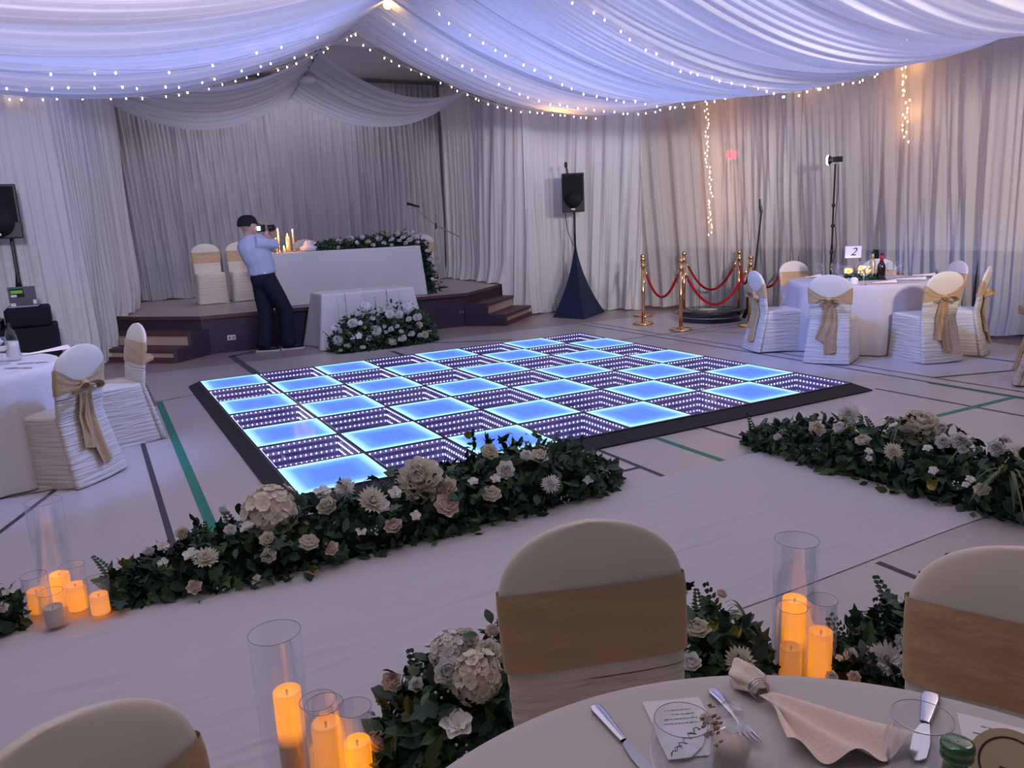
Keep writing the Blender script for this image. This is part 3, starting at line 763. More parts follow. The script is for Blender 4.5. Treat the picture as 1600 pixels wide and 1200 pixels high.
chair(5.86, -2.27, -22, 'leftmost ivory covered chair of table 2, bow hanging beside the rope barrier', g2)
chair(6.62, -3.93, 72, 'ivory covered chair with long gold tails right of centre at table 2', g2)
chair(7.35, -3.90, 112, 'ivory covered chair seen side-on with its gold bow turned right, table 2', g2)
chair(7.95, -3.22, 153, 'ivory covered chair behind the side-on one, gold band facing out, table 2', g2)
chair(7.30, -1.52, 253, 'ivory covered chair on the far left side of table 2, by the light stand', g2)
chair(8.02, -2.20, 208, 'ivory covered chair on the far side of table 2 behind the glasses', g2)
chair(6.27, -5.03, -62, 'covered chair cut by the right picture edge, only its sash tail showing', None)
g3 = 'ivory covered chairs at the left edge table'
chair(-1.07, -2.86, 138, 'ivory covered chair with gold bow and long tail, left foreground by the green line', g3)
chair(-.68, -1.86, 195, 'ivory covered chair turned side-on in front of the stage stairs', g3)

# ------------------------------------------------------------------ glassware, cutlery etc.
def cyl_glass(name, p, r, h, label=None, group=None, t=.003):
    b = MB(); x, y, z = p
    b.lathe([(r * .9, z + .002), (r, z + .006), (r, z + h), (r - t, z + h), (r - t, z + .012), (0.001, z + .012)], (x, y, 0), 40, 'glass', False)
    t_ = thing(name, label, 'vase', (x, y, z), group=group); b.build('glass_wall', None, t_, True)
    MB().tube([(x + (r - t / 2) * cos(i * pi / 20), y + (r - t / 2) * sin(i * pi / 20), z + h) for i in range(41)], .0010, 6, 'rim', caps=False).build('rim', None, t_, True)
    return t_
CM = {}
def candle(p, r, h, label, lo=.0, hi=.85, s=1.0, lit=True, group='LED pillar candles in glass cylinders'):
    x, y, z = p; key = (h, lo, hi, s, lit)
    if key not in CM: CM[key] = candle_mat('wax_%d' % len(CM), h, lo, hi, s) if lit else mat('wax_unlit', (.90, .74, .58), rough=.5)
    t = thing('pillar_candle', label, 'candle', (x, y, z), group=group)
    b = MB(); b.lathe([(r * .97, 0), (r, .004), (r, h), (r * .93, h + .003), (r * .86, h - .004), (r * .8, h - .012), (0.001, h - .014)], (0, 0, 0), 28, CM[key], False)
    b.build('wax', None, t, True, world=False)
    MB().lathe([(.003, h - .014), (.004, h + .002), (.001, h + .004)], (0, 0, 0), 8, 'whitep').build('wick', None, t, world=False)
    return t
def cg(rim, hg, rg, rc, hc, gl, cl, **k):
    p = at(rim[0], rim[1], hg); cyl_glass('glass_cylinder', (p.x, p.y, .004), rg, hg, gl, 'clear glass cylinders around the candles')
    candle((p.x + k.pop('ox', 0), p.y + k.pop('oy', 0), .018), rc, hc, cl, **k); return p
GA = 'clear glass cylinder '
# left cluster
cg((67, 784), .50, .073, .040, .145, GA + 'tall, at the far left beside the garland', 'glowing pillar candle inside the tall left glass cylinder', ox=.012, hi=.95, s=1.6)
cg((52, 900), .19, .052, .038, .105, GA + 'lower, leftmost of the far left cluster', 'leftmost glowing pillar candle of the far left cluster', lo=.1, hi=.72, s=.9)
cg((112, 884), .22, .050, .039, .115, GA + 'behind the pair of bright candles, far left cluster', 'second-brightest pillar candle, middle of the far left cluster', hi=.72, s=1.2)
cg((150, 906), .17, .050, .037, .085, GA + 'rightmost of the far left cluster', 'rightmost glowing pillar candle of the far left cluster', hi=.6, s=1.1)
cg((78, 926), .16, .050, .037, .078, GA + 'in front, around the unlit candle', 'unlit cream pillar candle at the front of the far left cluster', lit=False)
# near cluster
cg((429, 990), .50, .072, .039, .30, GA + 'tall, at the bottom centre-left of the picture', 'tall pillar candle glowing at its top in the tall near cylinder', ox=.015, lo=.58, hi=.97, s=1.5)
cg((506, 1102), .35, .052, .038, .28, GA + 'middle of the three near ones, bottom of the picture', 'pillar candle in the middle near cylinder with a bright lower half', lo=.0, hi=.93, s=1.0)
cg((553, 1107), .30, .049, .037, .18, GA + 'rightmost of the near ones, touching spider grass', 'bright orange pillar candle at the right of the near cluster', lo=0, hi=.97, s=1.7)
cg((497, 1096), .31, .052, .036, .15, GA + 'half hidden behind the middle near cylinder', 'low pillar candle half hidden behind the middle near cylinder', lo=0, hi=.9, s=1.2)
# right cluster
cg((1245, 845), .50, .073, .040, .27, GA + 'tall, beyond the foreground table', 'pillar candle glowing on top in the tall cylinder beyond the foreground table', lo=.45, hi=.93, s=1.5)
cg((1285, 938), .32, .050, .038, .19, GA + 'shorter, right of the tall one beyond the table', 'pillar candle behind dark leaves beyond the foreground table', lo=.0, hi=.88, s=1.1)
cg((1238, 950), .29, .050, .036, .13, GA + 'short, seen through the tall one beyond the table', 'low candle seen through the tall cylinder beyond the table', lo=0, hi=.8, s=.6)

TZ = .764
def knife(p, ang, L, label, m='steel', fat=1):
    t = thing('table_knife', label, 'knife', (p.x, p.y, TZ), rad(ang))
    def hnd(u, v):
        a = 2 * pi * u; w = interp([(0, .0095), (.1, .011), (.8, .0075), (1, .006)], v) * fat; x = v * L * .46
        return (x, w * cos(a), .004 + .0035 * sin(a) * interp([(0, .8), (.9, 1), (1, .8)], v))
    b = MB(); b.grid(hnd, 16, 14, m, True); b.add([(0, .009 * cos(2 * pi * i / 16), .004 + .003 * sin(2 * pi * i / 16)) for i in range(16)], [tuple(range(16))], m); b.build('handle', None, t, True, world=False)
    b = MB(); x0 = L * .45
    up = [(x0, .006), (x0 + .02, .009), (x0 + L * .3, .010 * fat), (L * .93, .009 * fat), (L * .985, .004), (L, -.003)]; dn = [(L * .95, -.009 * fat), (x0 + L * .2, -.010 * fat), (x0 + .01, -.006)]
    b.prism((up + dn)[::-1], .0025, .0045, m); b.build('blade', None, t, world=False)
    return t
a, c = at(930, 1106, TZ), at(1022, 1218, TZ); ang = math.degrees(math.atan2(c.y - a.y, c.x - a.x))
knife(a, ang, .215, 'steel table knife lying left of the menu card, foreground table')
a, c = at(1455, 1087, TZ), at(1432, 1192, TZ); ang = math.degrees(math.atan2(c.y - a.y, c.x - a.x))
knife(a, ang, (c - a).length, 'butter knife lying behind the right stemless glass', fat=1.3)
# fork
a, c = at(1113, 1080, TZ), at(1180, 1168, TZ); ang = math.atan2(c.y - a.y, c.x - a.x); L = (c - a).length
t = thing('table_fork', 'steel fork between the menu card and the rolled napkin', 'fork', (a.x, a.y, TZ), ang)
b = MB()
def fh(u, v):
    aa = 2 * pi * u; w = interp([(0, .009), (.05, .011), (.5, .006), (.75, .003), (1, .003)], v)
    return (v * L * .68, w * cos(aa), .004 + .0022 * sin(aa) + .006 * sin(pi * v) * .6)
b.grid(fh, 12, 18, 'steel', True); b.build('handle', None, t, True, world=False)
b = MB(); b.prism([(L * .66, .003), (L * .66, -.003), (L * .72, -.012), (L * .82, -.0125), (L * .82, .0125), (L * .72, .012)], .005, .007, 'steel')
for k in range(4):
    y = -.0112 + k * .0075; b.tube([(L * .81, y, .006), (L * .9, y, .0075), (L * 1.0, y * .95, .011)], [.0019, .0017, .001], 6, 'steel')
b.build('tines', None, t, world=False)

def sheet(label, c4p, name='menu_card', cat='card', lines=None):
    pts = [at(u, v, TZ) for u, v in c4p]; c = sum(pts, Vector()) / 4
    t = thing(name, label, cat, (c.x, c.y, TZ))
    vs = [(p.x, p.y, TZ) for p in pts] + [(p.x, p.y, TZ + .0012) for p in pts]
    MB().add(vs, [(3, 2, 1, 0), (4, 5, 6, 7), (0, 1, 5, 4), (1, 2, 6, 5), (2, 3, 7, 6), (3, 0, 4, 7)], 'white').build('paper', None, t)
    if lines:
        b = MB()
        for (s0, s1, tt, wd, mm) in lines:
            def q(s, w): return pts[0].lerp(pts[1], s).lerp(pts[3].lerp(pts[2], s), w)
            s = s0; rr = random.Random(int(tt * 1000))
            while s < s1:
                e = min(s1, s + rr.uniform(.03, .09)); k = [q(s, tt), q(e, tt), q(e, tt + wd), q(s, tt + wd)]
                b.add([(p.x, p.y, TZ + .0018) for p in k], [(0, 1, 2, 3)], mm); s = e + .018
        b.build('printed_text', None, t)
    return t, pts
menu1 = [(1003, 1098), (1092, 1090), (1140, 1178), (1046, 1186)]
sheet('white menu card under the left stemless glass, text upside down', menu1, lines=[(.30, .75, .20, .014, 'inkgrey'), (.38, .78, .28, .014, 'inkgrey'), (.22, .80, .36, .014, 'inkgrey'), (.18, .84, .44, .014, 'inkgrey'), (.3, .84, .52, .014, 'inkgrey'), (.18, .86, .60, .014, 'inkgrey'), (.24, .92, .72, .03, 'ink')])
menu2 = [(1495, 1114), (1640, 1150), (1660, 1262), (1520, 1235)]
t, pts = sheet('white menu card with brown flower print, right edge of the foreground table', menu2, lines=[(.25, .62, .12, .014, 'inkgrey'), (.3, .5, .17, .02, 'inkgrey'), (.14, .78, .24, .014, 'inkgrey'), (.22, .74, .31, .014, 'inkgrey'), (.20, .78, .38, .014, 'inkgrey'), (.4, .8, .45, .014, 'inkgrey'), (.45, .8, .52, .014, 'inkgrey'), (.5, .8, .59, .014, 'inkgrey'), (.45, .8, .66, .014, 'inkgrey')])
b = MB(); rr = random.Random(5)
fm = [mat('print_flower_tan', (.42, .24, .12), var=.2), mat('print_flower_blush', (.62, .42, .36), var=.2), mat('print_flower_mauve', (.5, .38, .42), var=.2)]
for k in range(26):
    u = 1505 + rr.uniform(0, 44); v = 1153 + rr.uniform(0, 18) + (u - 1505) * .22; p = at(u, v, TZ)
    b.lathe([(.0001, .0020 + k * .00002), (rr.uniform(.003, .006), .0020 + k * .00002)], (p.x, p.y, TZ), 7, fm[k % 3], False)
b.build('printed_flowers', None, t)
# name card
nc = [(1030, 1163), (1072, 1143), (1098, 1166), (1050, 1187)]
pts = [at(u, v, TZ + .006) for u, v in [(1022, 1140), (1108, 1124), (1098, 1164), (1080, 1182), (1044, 1186)]]
c = sum(pts, Vector()) / 5
t = thing('place_card', 'small white place card with handwriting under the left stemless glass', 'card', (c.x, c.y, TZ + .004))
MB().prism([(p.x, p.y) for p in pts][::-1], TZ + .0035, TZ + .005, 'white').build('paper', None, t)
b = MB(); rr = random.Random(9)
for k in range(6):
    p = at(1052 + k * 7, 1177 - k * 7.5, TZ + .0055); pa = [(p.x + .007 * cos(i * 1.1 + k), p.y + .005 * sin(i * 1.7 + k * 2), TZ + .0057) for i in range(6)]
    b.tube(pa, .0006, 4, 'ink')
b.build('handwriting', None, t)

def stemless(rim, h, label, r=.041):
    p = at(rim[0], rim[1], TZ + h); x, y = p.x, p.y
    pr = [(.0, .002), (.020, .003), (.032, .012), (.0445, .035), (.0485, .055), (.047, .075), (r + .001, h)]
    pr = [(a * (r / .041), b2) for a, b2 in pr]
    def sm(pr, it=2):
        for _ in range(it):
            q = [pr[0]]
            for a, b3 in zip(pr, pr[1:]): q += [(lerp(a[0], b3[0], .25), lerp(a[1], b3[1], .25)), (lerp(a[0], b3[0], .75), lerp(a[1], b3[1], .75))]
            q.append(pr[-1]); pr = q
        return pr
    o = sm(pr); inn = [(max(.0001, a - .0012), b2 + .0012) for a, b2 in o][::-1]
    b = MB(); b.lathe(o + [(o[-1][0] - .0006, h + .0008)] + inn, (x, y, TZ), 48, 'glass_small', False)
    t_ = thing('stemless_glass', label, 'glass', (x, y, TZ), group='stemless wine glasses on the foreground table'); b.build('bowl', None, t_, True)
    MB().tube([(x + r * cos(i * pi / 24), y + r * sin(i * pi / 24), TZ + h) for i in range(49)], .0006, 6, 'rim', caps=False).build('rim', None, t_, True)
    return t_
stemless((1067, 1124), .108, 'empty stemless wine glass over the menu card, foreground table')
stemless((1441, 1120), .108, 'empty stemless wine glass in front of the green bottle, foreground table')
# favour jar with dried flower
p = at(1140, 1197, TZ); t = thing('favour_jar', 'small glass favour jar tied with dried brown flowers', 'jar', (p.x, p.y, TZ)); t.scale = (1.25, 1.25, 1.3)
MB().lathe([(.001, .001), (.022, .002), (.026, .01), (.026, .04), (.018, .05), (.017, .056), (.0155, .056), (.0165, .05), (.024, .038), (.024, .01), (.001, .008)], (0, 0, 0), 24, 'glass_small', False).build('glass_body', None, t, True, world=False)
MB().lathe([(.0235, .009), (.0235, .03), (.001, .031)], (0, 0, 0), 20, mat('cream_sugar', (.75, .62, .5), rough=.8)).build('contents', None, t, True, world=False)
MB().lathe([(.0165, .056), (.0175, .058), (.0175, .070), (.012, .078), (.001, .079)], (0, 0, 0), 20, 'glass_small').build('stopper', None, t, True, world=False)
b = MB(); rr = random.Random(2)
for k in range(36):
    a = rr.uniform(1.7, 3.6); d = rr.uniform(.016, .030); z = rr.uniform(.045, .078)
    b.ball((d * cos(a) - .006, d * sin(a), z), rr.uniform(.003, .0055), 5, fm[k % 2], (1, .4 + .6 * (k % 3 == 0), .5))
b.build('dried_flowers', None, t, world=False)

# rolled napkin with ring
p0, p1, p2 = at(1155, 1062, TZ), at(1190, 1096, TZ), at(1262, 1200, TZ)
t = thing('napkin', 'blush cloth napkin pulled through a beaded ring, foreground table', 'napkin', tuple(p1))
ax = (p1 - p0).normalized(); pv = Vector((-ax.y, ax.x, 0)); L0 = (p1 - p0).length
def head(u, v):
    a = 2 * pi * u; w = interp([(0, .026), (.35, .030), (.8, .014), (1, .012)], v); q = p0 + ax * L0 * v
    k = 1 + .16 * sin(5 * a + 4 * v)
    return tuple(q + pv * w * cos(a) * k + Vector((0, 0, .018 + (w * .65) * sin(a) * k)) + ax * .012 * cos(2 * a) * (1 - v))
MB().grid(head, 40, 14, 'napkin', True).build('rolled_end', None, t, True)
def fan(u, v):   # flared cloth with deep folds
    A = lerp(rad(-92), rad(-21), u); L = lerp(.125, .235, u ** .8) * v
    base = p1 + Vector((0, 0, .018)); c2 = Vector((cos(A), sin(A), 0))
    ux = (at(1300, 1160, TZ) - p1); off = math.atan2(ux.y, ux.x)
    c2 = Vector((cos(off + lerp(-.62, .42, u)), sin(off + lerp(-.62, .42, u)), 0))
    z = -.014 * min(1, v * 1.5) + (.030 * (.5 + .5 * sin(u * 15 + .6)) * v ** .8)
    return tuple(base + c2 * (L + .006) + Vector((0, 0, z)) + pv * .012 * cos(2 * pi * u) * (1 - v))
MB().grid(fan, 90, 24, 'napkin').build('flared_end', None, t, True)
for k in range(3):
    q = p1 - ax * (.004 + .006 * k) * 1
    b = MB(); ringp = [q + pv * .0165 * cos(2 * pi * i / 24) + Vector((0, 0, .019 + .0155 * sin(2 * pi * i / 24))) for i in range(25)]
    b.tube(ringp, .0014, 6, 'steel', caps=False); b.build('napkin_ring', None, t, True)
# green bottle and round kraft tag
p = at(1496, 1168, TZ + .19)
t = thing('wine_bottle', 'dark green glass bottle neck at the bottom right edge of the picture', 'bottle', (p.x, p.y, TZ))
MB().lathe([(.0, .0), (.034, .002), (.036, .01), (.036, .10), (.030, .125), (.016, .15), (.0135, .17), (.0145, .173), (.0185, .178), (.0185, .183), (.0165, .185), (.0195, .190), (.0185, .196), (.014, .198), (.001, .198)], (0, 0, 0), 32, 'greenglass', False).build('glass_body', None, t, True, world=False)
p = at(1578, 1196, TZ + .15); n = (CAM - p).normalized(); n = (n + Vector((0, 0, .5))).normalized()
t = thing('bottle_tag', 'round tan kraft tag with a black ring line, bottom right corner', 'tag', tuple(p))
b = MB(); b.lathe([(.001, -.001), (.044, -.001), (.044, .001), (.001, .001)], tuple(p), 40, 'kraft', False, axis=n); b.build('disc', None, t)
b = MB(); b.lathe([(.0315, .0015), (.034, .0015)], tuple(p), 40, 'kraft_dark', False, axis=n); b.build('printed_ring', None, t)
MB().lathe([(.03, 0), (.034, .01), (.034, .1), (.012, .135), (.012, .148)], (p.x, p.y, TZ), 24, 'winebottle').build('bottle', None, t)

# ------------------------------------------------------------------ flowers
def petal_mb(L, W, t0, t1, cup, m, nu=4, nv=4, base=0, tip=.6):
    b = MB(); pts = []
    x, z = base, 0; prof = []
    for j in range(nv + 1):
        v = j / nv; a = rad(lerp(t0, t1, v)); prof.append((x, z, a)); x += cos(a) * L / nv; z += sin(a) * L / nv
    def f(u, v):
        k = min(nv, int(round(v * nv))); x, z, a = prof[k]; w = W * .5 * interp(((0, .35), (.25, .72), (.5, .95), (.75, 1.0), (1, .62)) if tip == .6 else ((0, .3), (.4, 1), (.75, .8), (1, .12)), v); s = (u - .5) * 2
        c = cup * s * s * W; pull = .14 * L * s * s * v if tip == .6 else 0
        return (x - sin(a) * c - cos(a) * pull, s * w, z + cos(a) * c - sin(a) * pull)
    return b.grid(f, nu, nv, m)
def rosette(rings, m, seed=1, core=None):
    b = MB(); r = random.Random(seed)
    for (n, base, L, W, t0, t1, cup, z) in rings:
        o = r.uniform(0, 6)
        for i in range(n):
            p = petal_mb(L * r.uniform(.9, 1.1), W * r.uniform(.9, 1.1), t0 + r.uniform(-6, 6), t1 + r.uniform(-8, 8), cup, m, base=base, tip=.6 if W > .4 else .5)
            b.merge(p, Matrix.Translation((0, 0, z)) @ Matrix.Rotation(o + 2 * pi * (i + r.uniform(-.15, .15)) / n, 4, 'Z'))
    if core: b.ball((0, 0, core[0]), core[1], 8, core[2])
    return b
# unit flowers (radius about 1)
ROSE = [(3, .03, .60, .55, 80, 112, .5, .1), (4, .12, .70, .75, 76, 106, .45, .08), (5, .22, .80, .95, 66, 98, .4, .04), (6, .3, .92, 1.1, 46, 84, .35, 0), (7, .3, 1.0, 1.2, 18, 52, .25, -.08)]
FL = {}
FL['rose'] = rosette(ROSE, 'petal', 1).mesh('rose', None, True); FL['rosew'] = rosette(ROSE, 'petalw', 2).mesh('rose', None, True); FL['rosep'] = rosette(ROSE, 'petalp', 3).mesh('rose', None, True)
FL['mum'] = rosette([(9, .03, .5, .2, 85, 95, .3, .15), (13, .1, .65, .22, 68, 80, .3, .12), (17, .14, .85, .24, 45, 55, .3, .06), (20, .16, 1.0, .25, 24, 30, .3, 0), (20, .16, 1.0, .25, 4, -4, .3, -.05)], 'petalw', 4).mesh('chrysanthemum', None, True)
FL['mumi'] = rosette([(9, .03, .5, .24, 85, 95, .3, .15), (13, .1, .65, .26, 68, 80, .3, .12), (17, .14, .85, .28, 45, 55, .3, .06), (20, .16, 1.0, .3, 20, 26, .3, 0)], 'petal', 5).mesh('chrysanthemum', None, True)
FL['bud'] = rosette([(3, .05, 1.0, .8, 70, 100, .5, 0), (4, .2, 1.1, .9, 62, 95, .5, -.05)], 'petaly', 6).mesh('yellow_bud', None, True)
FL['budw'] = rosette([(3, .05, 1.0, .8, 70, 100, .5, 0), (4, .2, 1.1, .9, 62, 90, .5, -.05)], 'petalw', 7).mesh('white_bud', None, True)
FL['open'] = rosette([(5, .08, 1.0, .95, 20, 5, .2, 0), (5, .05, .75, .7, 40, 25, .25, .05)], 'petalw', 8, (.12, .12, 'petaly')).mesh('small_blossom', None, True)
def hydra(m, seed):
    b = MB(); r = random.Random(seed); fl = rosette([(5, .02, .24, .44, 22, 4, .12, 0)], m, seed)
    for i in range(70):
        z = 1 - 1.35 * (i + .5) / 70; a = i * 2.39996; rr = math.sqrt(max(0, 1 - z * z)); d = Vector((rr * cos(a), rr * sin(a), z)); d += Vector([r.uniform(-.08, .08)] * 3)
        q = Vector((0, 0, 1)).rotation_difference(d.normalized()).to_matrix().to_4x4()
        b.merge(fl, Matrix.Translation(d * r.uniform(.78, .95)) @ q @ Matrix.Rotation(r.uniform(0, 6), 4, 'Z'))
    b.ball((0, 0, 0), .82, 16, m); return b
FL['hydra'] = hydra('petal', 11).mesh('hydrangea', None, True); FL['hydraw'] = hydra('petalw', 12).mesh('hydrangea', None, True)
def ruff():
    rings = [(7, .05, .45, .5, 80, 100, .5, .3), (9, .15, .55, .55, 65, 85, .45, .25), (11, .3, .6, .6, 50, 70, .4, .15), (13, .4, .62, .6, 30, 45, .35, .02), (14, .42, .62, .6, 5, 10, .3, -.12), (12, .38, .55, .6, -30, -40, .3, -.25)]
    return rosette(rings, 'petal', 13, (0, .45, 'petal'))
FL['peony'] = ruff().mesh('peony', None, True)
NAMES = {'rose': 'rose', 'rosew': 'rose', 'rosep': 'rose', 'mum': 'chrysanthemum', 'mumi': 'chrysanthemum', 'bud': 'flower_bud', 'budw': 'flower_bud', 'open': 'small_blossom', 'hydra': 'hydrangea', 'hydraw': 'hydrangea', 'peony': 'peony'}

def leaf(mb, p, d, n, L, W, m, bend=.25, lobed=False):
    d = d.normalized(); s = d.cross(n);
    if s.length < 1e-3: s = d.cross(Vector((1, .3, .2)))
    s.normalize(); n = s.cross(d)
    if lobed:
        o = [(0, 0), (.25, .42), (.42, .22), (.62, .36), (.68, .14), (1, 0), (.68, -.14), (.62, -.36), (.42, -.22), (.25, -.42)]
        vs = [p + d * L * a + s * L * b2 * .95 + n * (-bend * L * a * a + abs(b2) * .12 * L) for a, b2 in o]; c = p + d * L * .4
        mb.add([c] + vs, [(0, i + 1, (i + 1) % 10 + 1) for i in range(10)], m)
    else:
        prof = [(0, .05), (.25, .8), (.55, 1), (.82, .55), (1, .02)]
        vs = []
        for a, w in prof:
            q = p + d * L * a - n * bend * L * a * a
            vs += [q - s * W * w * .5 + n * .12 * W * w, q, q + s * W * w * .5 + n * .12 * W * w]
        fs = []
        for j in range(4): k = 3 * j; fs += [(k, k + 1, k + 4, k + 3), (k + 1, k + 2, k + 5, k + 4)]
        mb.add(vs, fs, m)
def frond(mb, p, d, L, m, n=9, r=random):
    d = d.normalized(); s = d.cross(Vector((0, 0, 1))).normalized() if abs(d.z) < .95 else Vector((1, 0, 0)); up = s.cross(d)
    for k in range(n):
        t = (k + .5) / n; q = p + d * L * t - up * .25 * L * t * t
        for sg in (-1, 1): leaf(mb, q, d * .55 + s * sg, up, L * .30 * (1 - .75 * t), L * .10, m, .1)
def blade(mb, p, d, L, w, r, droop=1.0):
    s = d.cross(Vector((0, 0, 1))); s = s.normalized() if s.length > .01 else Vector((1, 0, 0))
    K = 9; rows = []
    for j in range(K + 1):
        t = j / K; q = p + d * L * t + Vector((0, 0, -droop * L * .75 * t * t)); q.z = max(q.z, .012)
        ww = w * (1 - t) ** .5 * .5 + .0004
        rows.append([q - s * ww, q - s * ww * .58 + Vector((0, 0, -.001)), q + s * ww * .58 + Vector((0, 0, -.001)), q + s * ww])
    for c, m in ((0, 'stripe'), (1, 'leafB'), (2, 'stripe')):
        vs = []; 
        for r0 in rows: vs += [r0[c], r0[c + 1]]
        mb.add(vs, [(2 * j, 2 * j + 1, 2 * j + 3, 2 * j + 2) for j in range(K)], m)
def rdir(r):
    while 1:
        v = Vector((r.uniform(-1, 1), r.uniform(-1, 1), r.uniform(-1, 1)))
        if .1 < v.length < 1: return v.normalized()
def foliage(axis, prof, n, seed, size=.06, zb=0.0, core=True, mix=('leafA', 'leafA', 'leafB', 'leafA', 'leafG', 'leafB', 'leafC'), fr=10, floorz=.006):
    """axis: ground polyline; prof: (t, halfwidth, height)"""
    r = random.Random(seed); mb = MB()
    P = [Vector((*a, 0)) for a in axis]; K = len(P) - 1
    def A(t):
        s = t * K; k = min(K - 1, int(s)); return P[k].lerp(P[k + 1], s - k), (P[k + 1] - P[k]).normalized()
    wt = [(a, b2) for a, b2, c in prof]; ht = [(a, c) for a, b2, c in prof]
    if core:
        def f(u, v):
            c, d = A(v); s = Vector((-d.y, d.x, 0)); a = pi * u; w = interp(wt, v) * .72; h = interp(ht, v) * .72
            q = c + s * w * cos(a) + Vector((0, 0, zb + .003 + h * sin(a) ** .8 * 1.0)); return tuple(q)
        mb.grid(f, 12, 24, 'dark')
    for i in range(n):
        t = r.random(); c, d = A(t); s = Vector((-d.y, d.x, 0)); a = pi * r.uniform(-.02, 1.02); w = interp(wt, t); h = interp(ht, t)
        k = r.uniform(.55, .93) if r.random() < .93 else r.uniform(.95, 1.15)
        out = s * cos(a) * h + Vector((0, 0, sin(a) * w)); out.normalize()
        q = c + s * w * k * cos(a) + Vector((0, 0, zb + floorz + h * k * abs(sin(a))))
        dd = out * .6 + rdir(r) * .9; dd.z = max(dd.z, -.35)
        if q.z + dd.normalized().z * size < zb + floorz: dd.z = .05
        m = r.choice(mix); L = size * r.uniform(.55, 1.35) * (1.35 if r.random() < .12 else 1)
        leaf(mb, q, dd, (out + rdir(r) * .6).normalized(), L, L * r.uniform(.35, .6), m, .2, r.random() < .3)
    for i in range(fr):
        t = r.random(); c, d = A(t); s = Vector((-d.y, d.x, 0)); a = pi * r.uniform(.08, .92); w = interp(wt, t); h = interp(ht, t)
        q = c + s * w * .7 * cos(a) + Vector((0, 0, zb + h * .7 * sin(a))); dd = s * cos(a) + Vector((0, 0, sin(a) * .8)) + rdir(r) * .5
        frond(mb, q, dd, size * r.uniform(2.0, 3.0), r.choice(('leafA', 'leafB', 'leafB', 'leafG')), r=r)
    # fallen edge leaves
    return mb
def sprigs(parent, off, lst, seed):
    r = random.Random(seed)
    for p, h, m in lst:
        b = MB(); p = Vector(p); b.tube([p, p + Vector((.01, 0, h * .5)), p + Vector((.0, .01, h))], .0018, 5, 'leafA')
        for k in range(int(h / .012)):
            q = p + Vector((0, 0, h * .3 + k * .011)); 
            if q.z > p.z + h: break
            leaf(b, q, rdir(r) + Vector((0, 0, .8)), rdir(r), .05 if m == 'a' else .018, .024 if m == 'a' else .008, 'leafA' if m == 'a' else m, 0)
        b.build('sprig', None, parent)
def surf_hit(u, v, axis, prof, zb, k=1.08):
    d = ray(u, v).normalized(); P = [Vector((*a, 0)) for a in axis]; K = len(P) - 1; best = (9e9, None); s = 1.0
    wt = [(a, b2) for a, b2, c in prof]; ht = [(a, c) for a, b2, c in prof]
    while s < 16:
        p = CAM + d * s
        if p.z < zb + .01: break
        if p.z < zb + .8:
            for i in range(K):
                ab = P[i + 1] - P[i]; q = Vector((p.x, p.y, 0)); t = (q - P[i]).dot(ab) / ab.dot(ab)
                if t < -.2 or t > 1.2: continue
                t = min(1, max(0, t)); lat = (q - P[i] - ab * t).length; tt = (i + t) / K
                f = (lat / (interp(wt, tt) * k + .01)) ** 2 + ((p.z - zb) / (interp(ht, tt) * k + .01)) ** 2
                if f < best[0]: best = (f, p.copy())
                if f < 1: return p
        s += .012
    return best[1] if best[0] < 1.5 else False
def add_flowers(parent, lst, plane, seed, axis=None, prof=None, zb=0):
    """lst: (u, v, pixel radius, kind); plane: (point, normal) the flowers sit on"""
    r = random.Random(seed); off = Vector(WORLDLOC[parent.name])
    for u, v, pr, kd in lst:
        p = surf_hit(u, v, axis, prof, zb) if axis else onp(u, v, *plane)
        if not p: continue
        p.z = max(p.z, .03 + 0)
        depth = (p - CAM).dot(RF); R = pr * 1.18 * depth / F
        n = ((CAM - p).normalized() * .75 + Vector((0, 0, .65)) + rdir(r) * .35).normalized()
        sc = R / (1.25 if kd.startswith('rose') else 1.15 if kd in ('mum', 'mumi') else .95 if kd != 'open' else 1.05)
        if kd.startswith('bud'): sc = R / .8
        q = Vector((0, 0, 1)).rotation_difference(n); put(NAMES[kd], FL[kd], parent, p - off - n * R * .25, q, sc)
def garland(label, axis, prof, n, seed, flowers, plane, size=.06, spider=(), fr=10, fillers=0, zb=0, group='green and white flower garlands along the aisle', berries=0):
    c = axis[len(axis) // 2]; t = thing('flower_garland', label, 'garland', (c[0], c[1], zb), group=group)
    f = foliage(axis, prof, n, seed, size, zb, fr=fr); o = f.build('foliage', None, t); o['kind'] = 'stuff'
    add_flowers(t, flowers, plane, seed, axis, prof, zb)
    r = random.Random(seed + 1)
    if spider:
        for (p, h, az, cnt, L) in spider:
            b = MB()
            if h is None: q0 = onp(p[0], p[1], *plane); p, h = (q0.x, q0.y), q0.z
            for k in range(cnt):
                a = rad(az + r.uniform(-65, 65)); el = rad(r.uniform(5, 60)); d = Vector((cos(a) * cos(el), sin(a) * cos(el), sin(el)))
                blade(b, Vector((p[0], p[1], h)), d, L * r.uniform(.6, 1.1), .013, r)
            b.build('spider_grass', None, t)
    if berries:
        b = MB(); P = [Vector((*a, 0)) for a in axis]; K = len(P) - 1
        for k in range(berries):
            tt = r.random() * K; i = min(K - 1, int(tt)); c = P[i].lerp(P[i + 1], tt - i); w = interp([(a, x) for a, x, y in prof], tt / K); h = interp([(a, y) for a, x, y in prof], tt / K)
            d = (P[i + 1] - P[i]).normalized(); s = Vector((-d.y, d.x, 0)); a = r.uniform(.1, 3); c = c + s * w * cos(a) + Vector((0, 0, zb + h * sin(a)))
            for q in range(9):
                e = rdir(r) * .025; b.ball(tuple(c + e), .0045, 5, 'petalw')
        o = b.build('filler_flowers', None, t); o['kind'] = 'stuff'
    return t
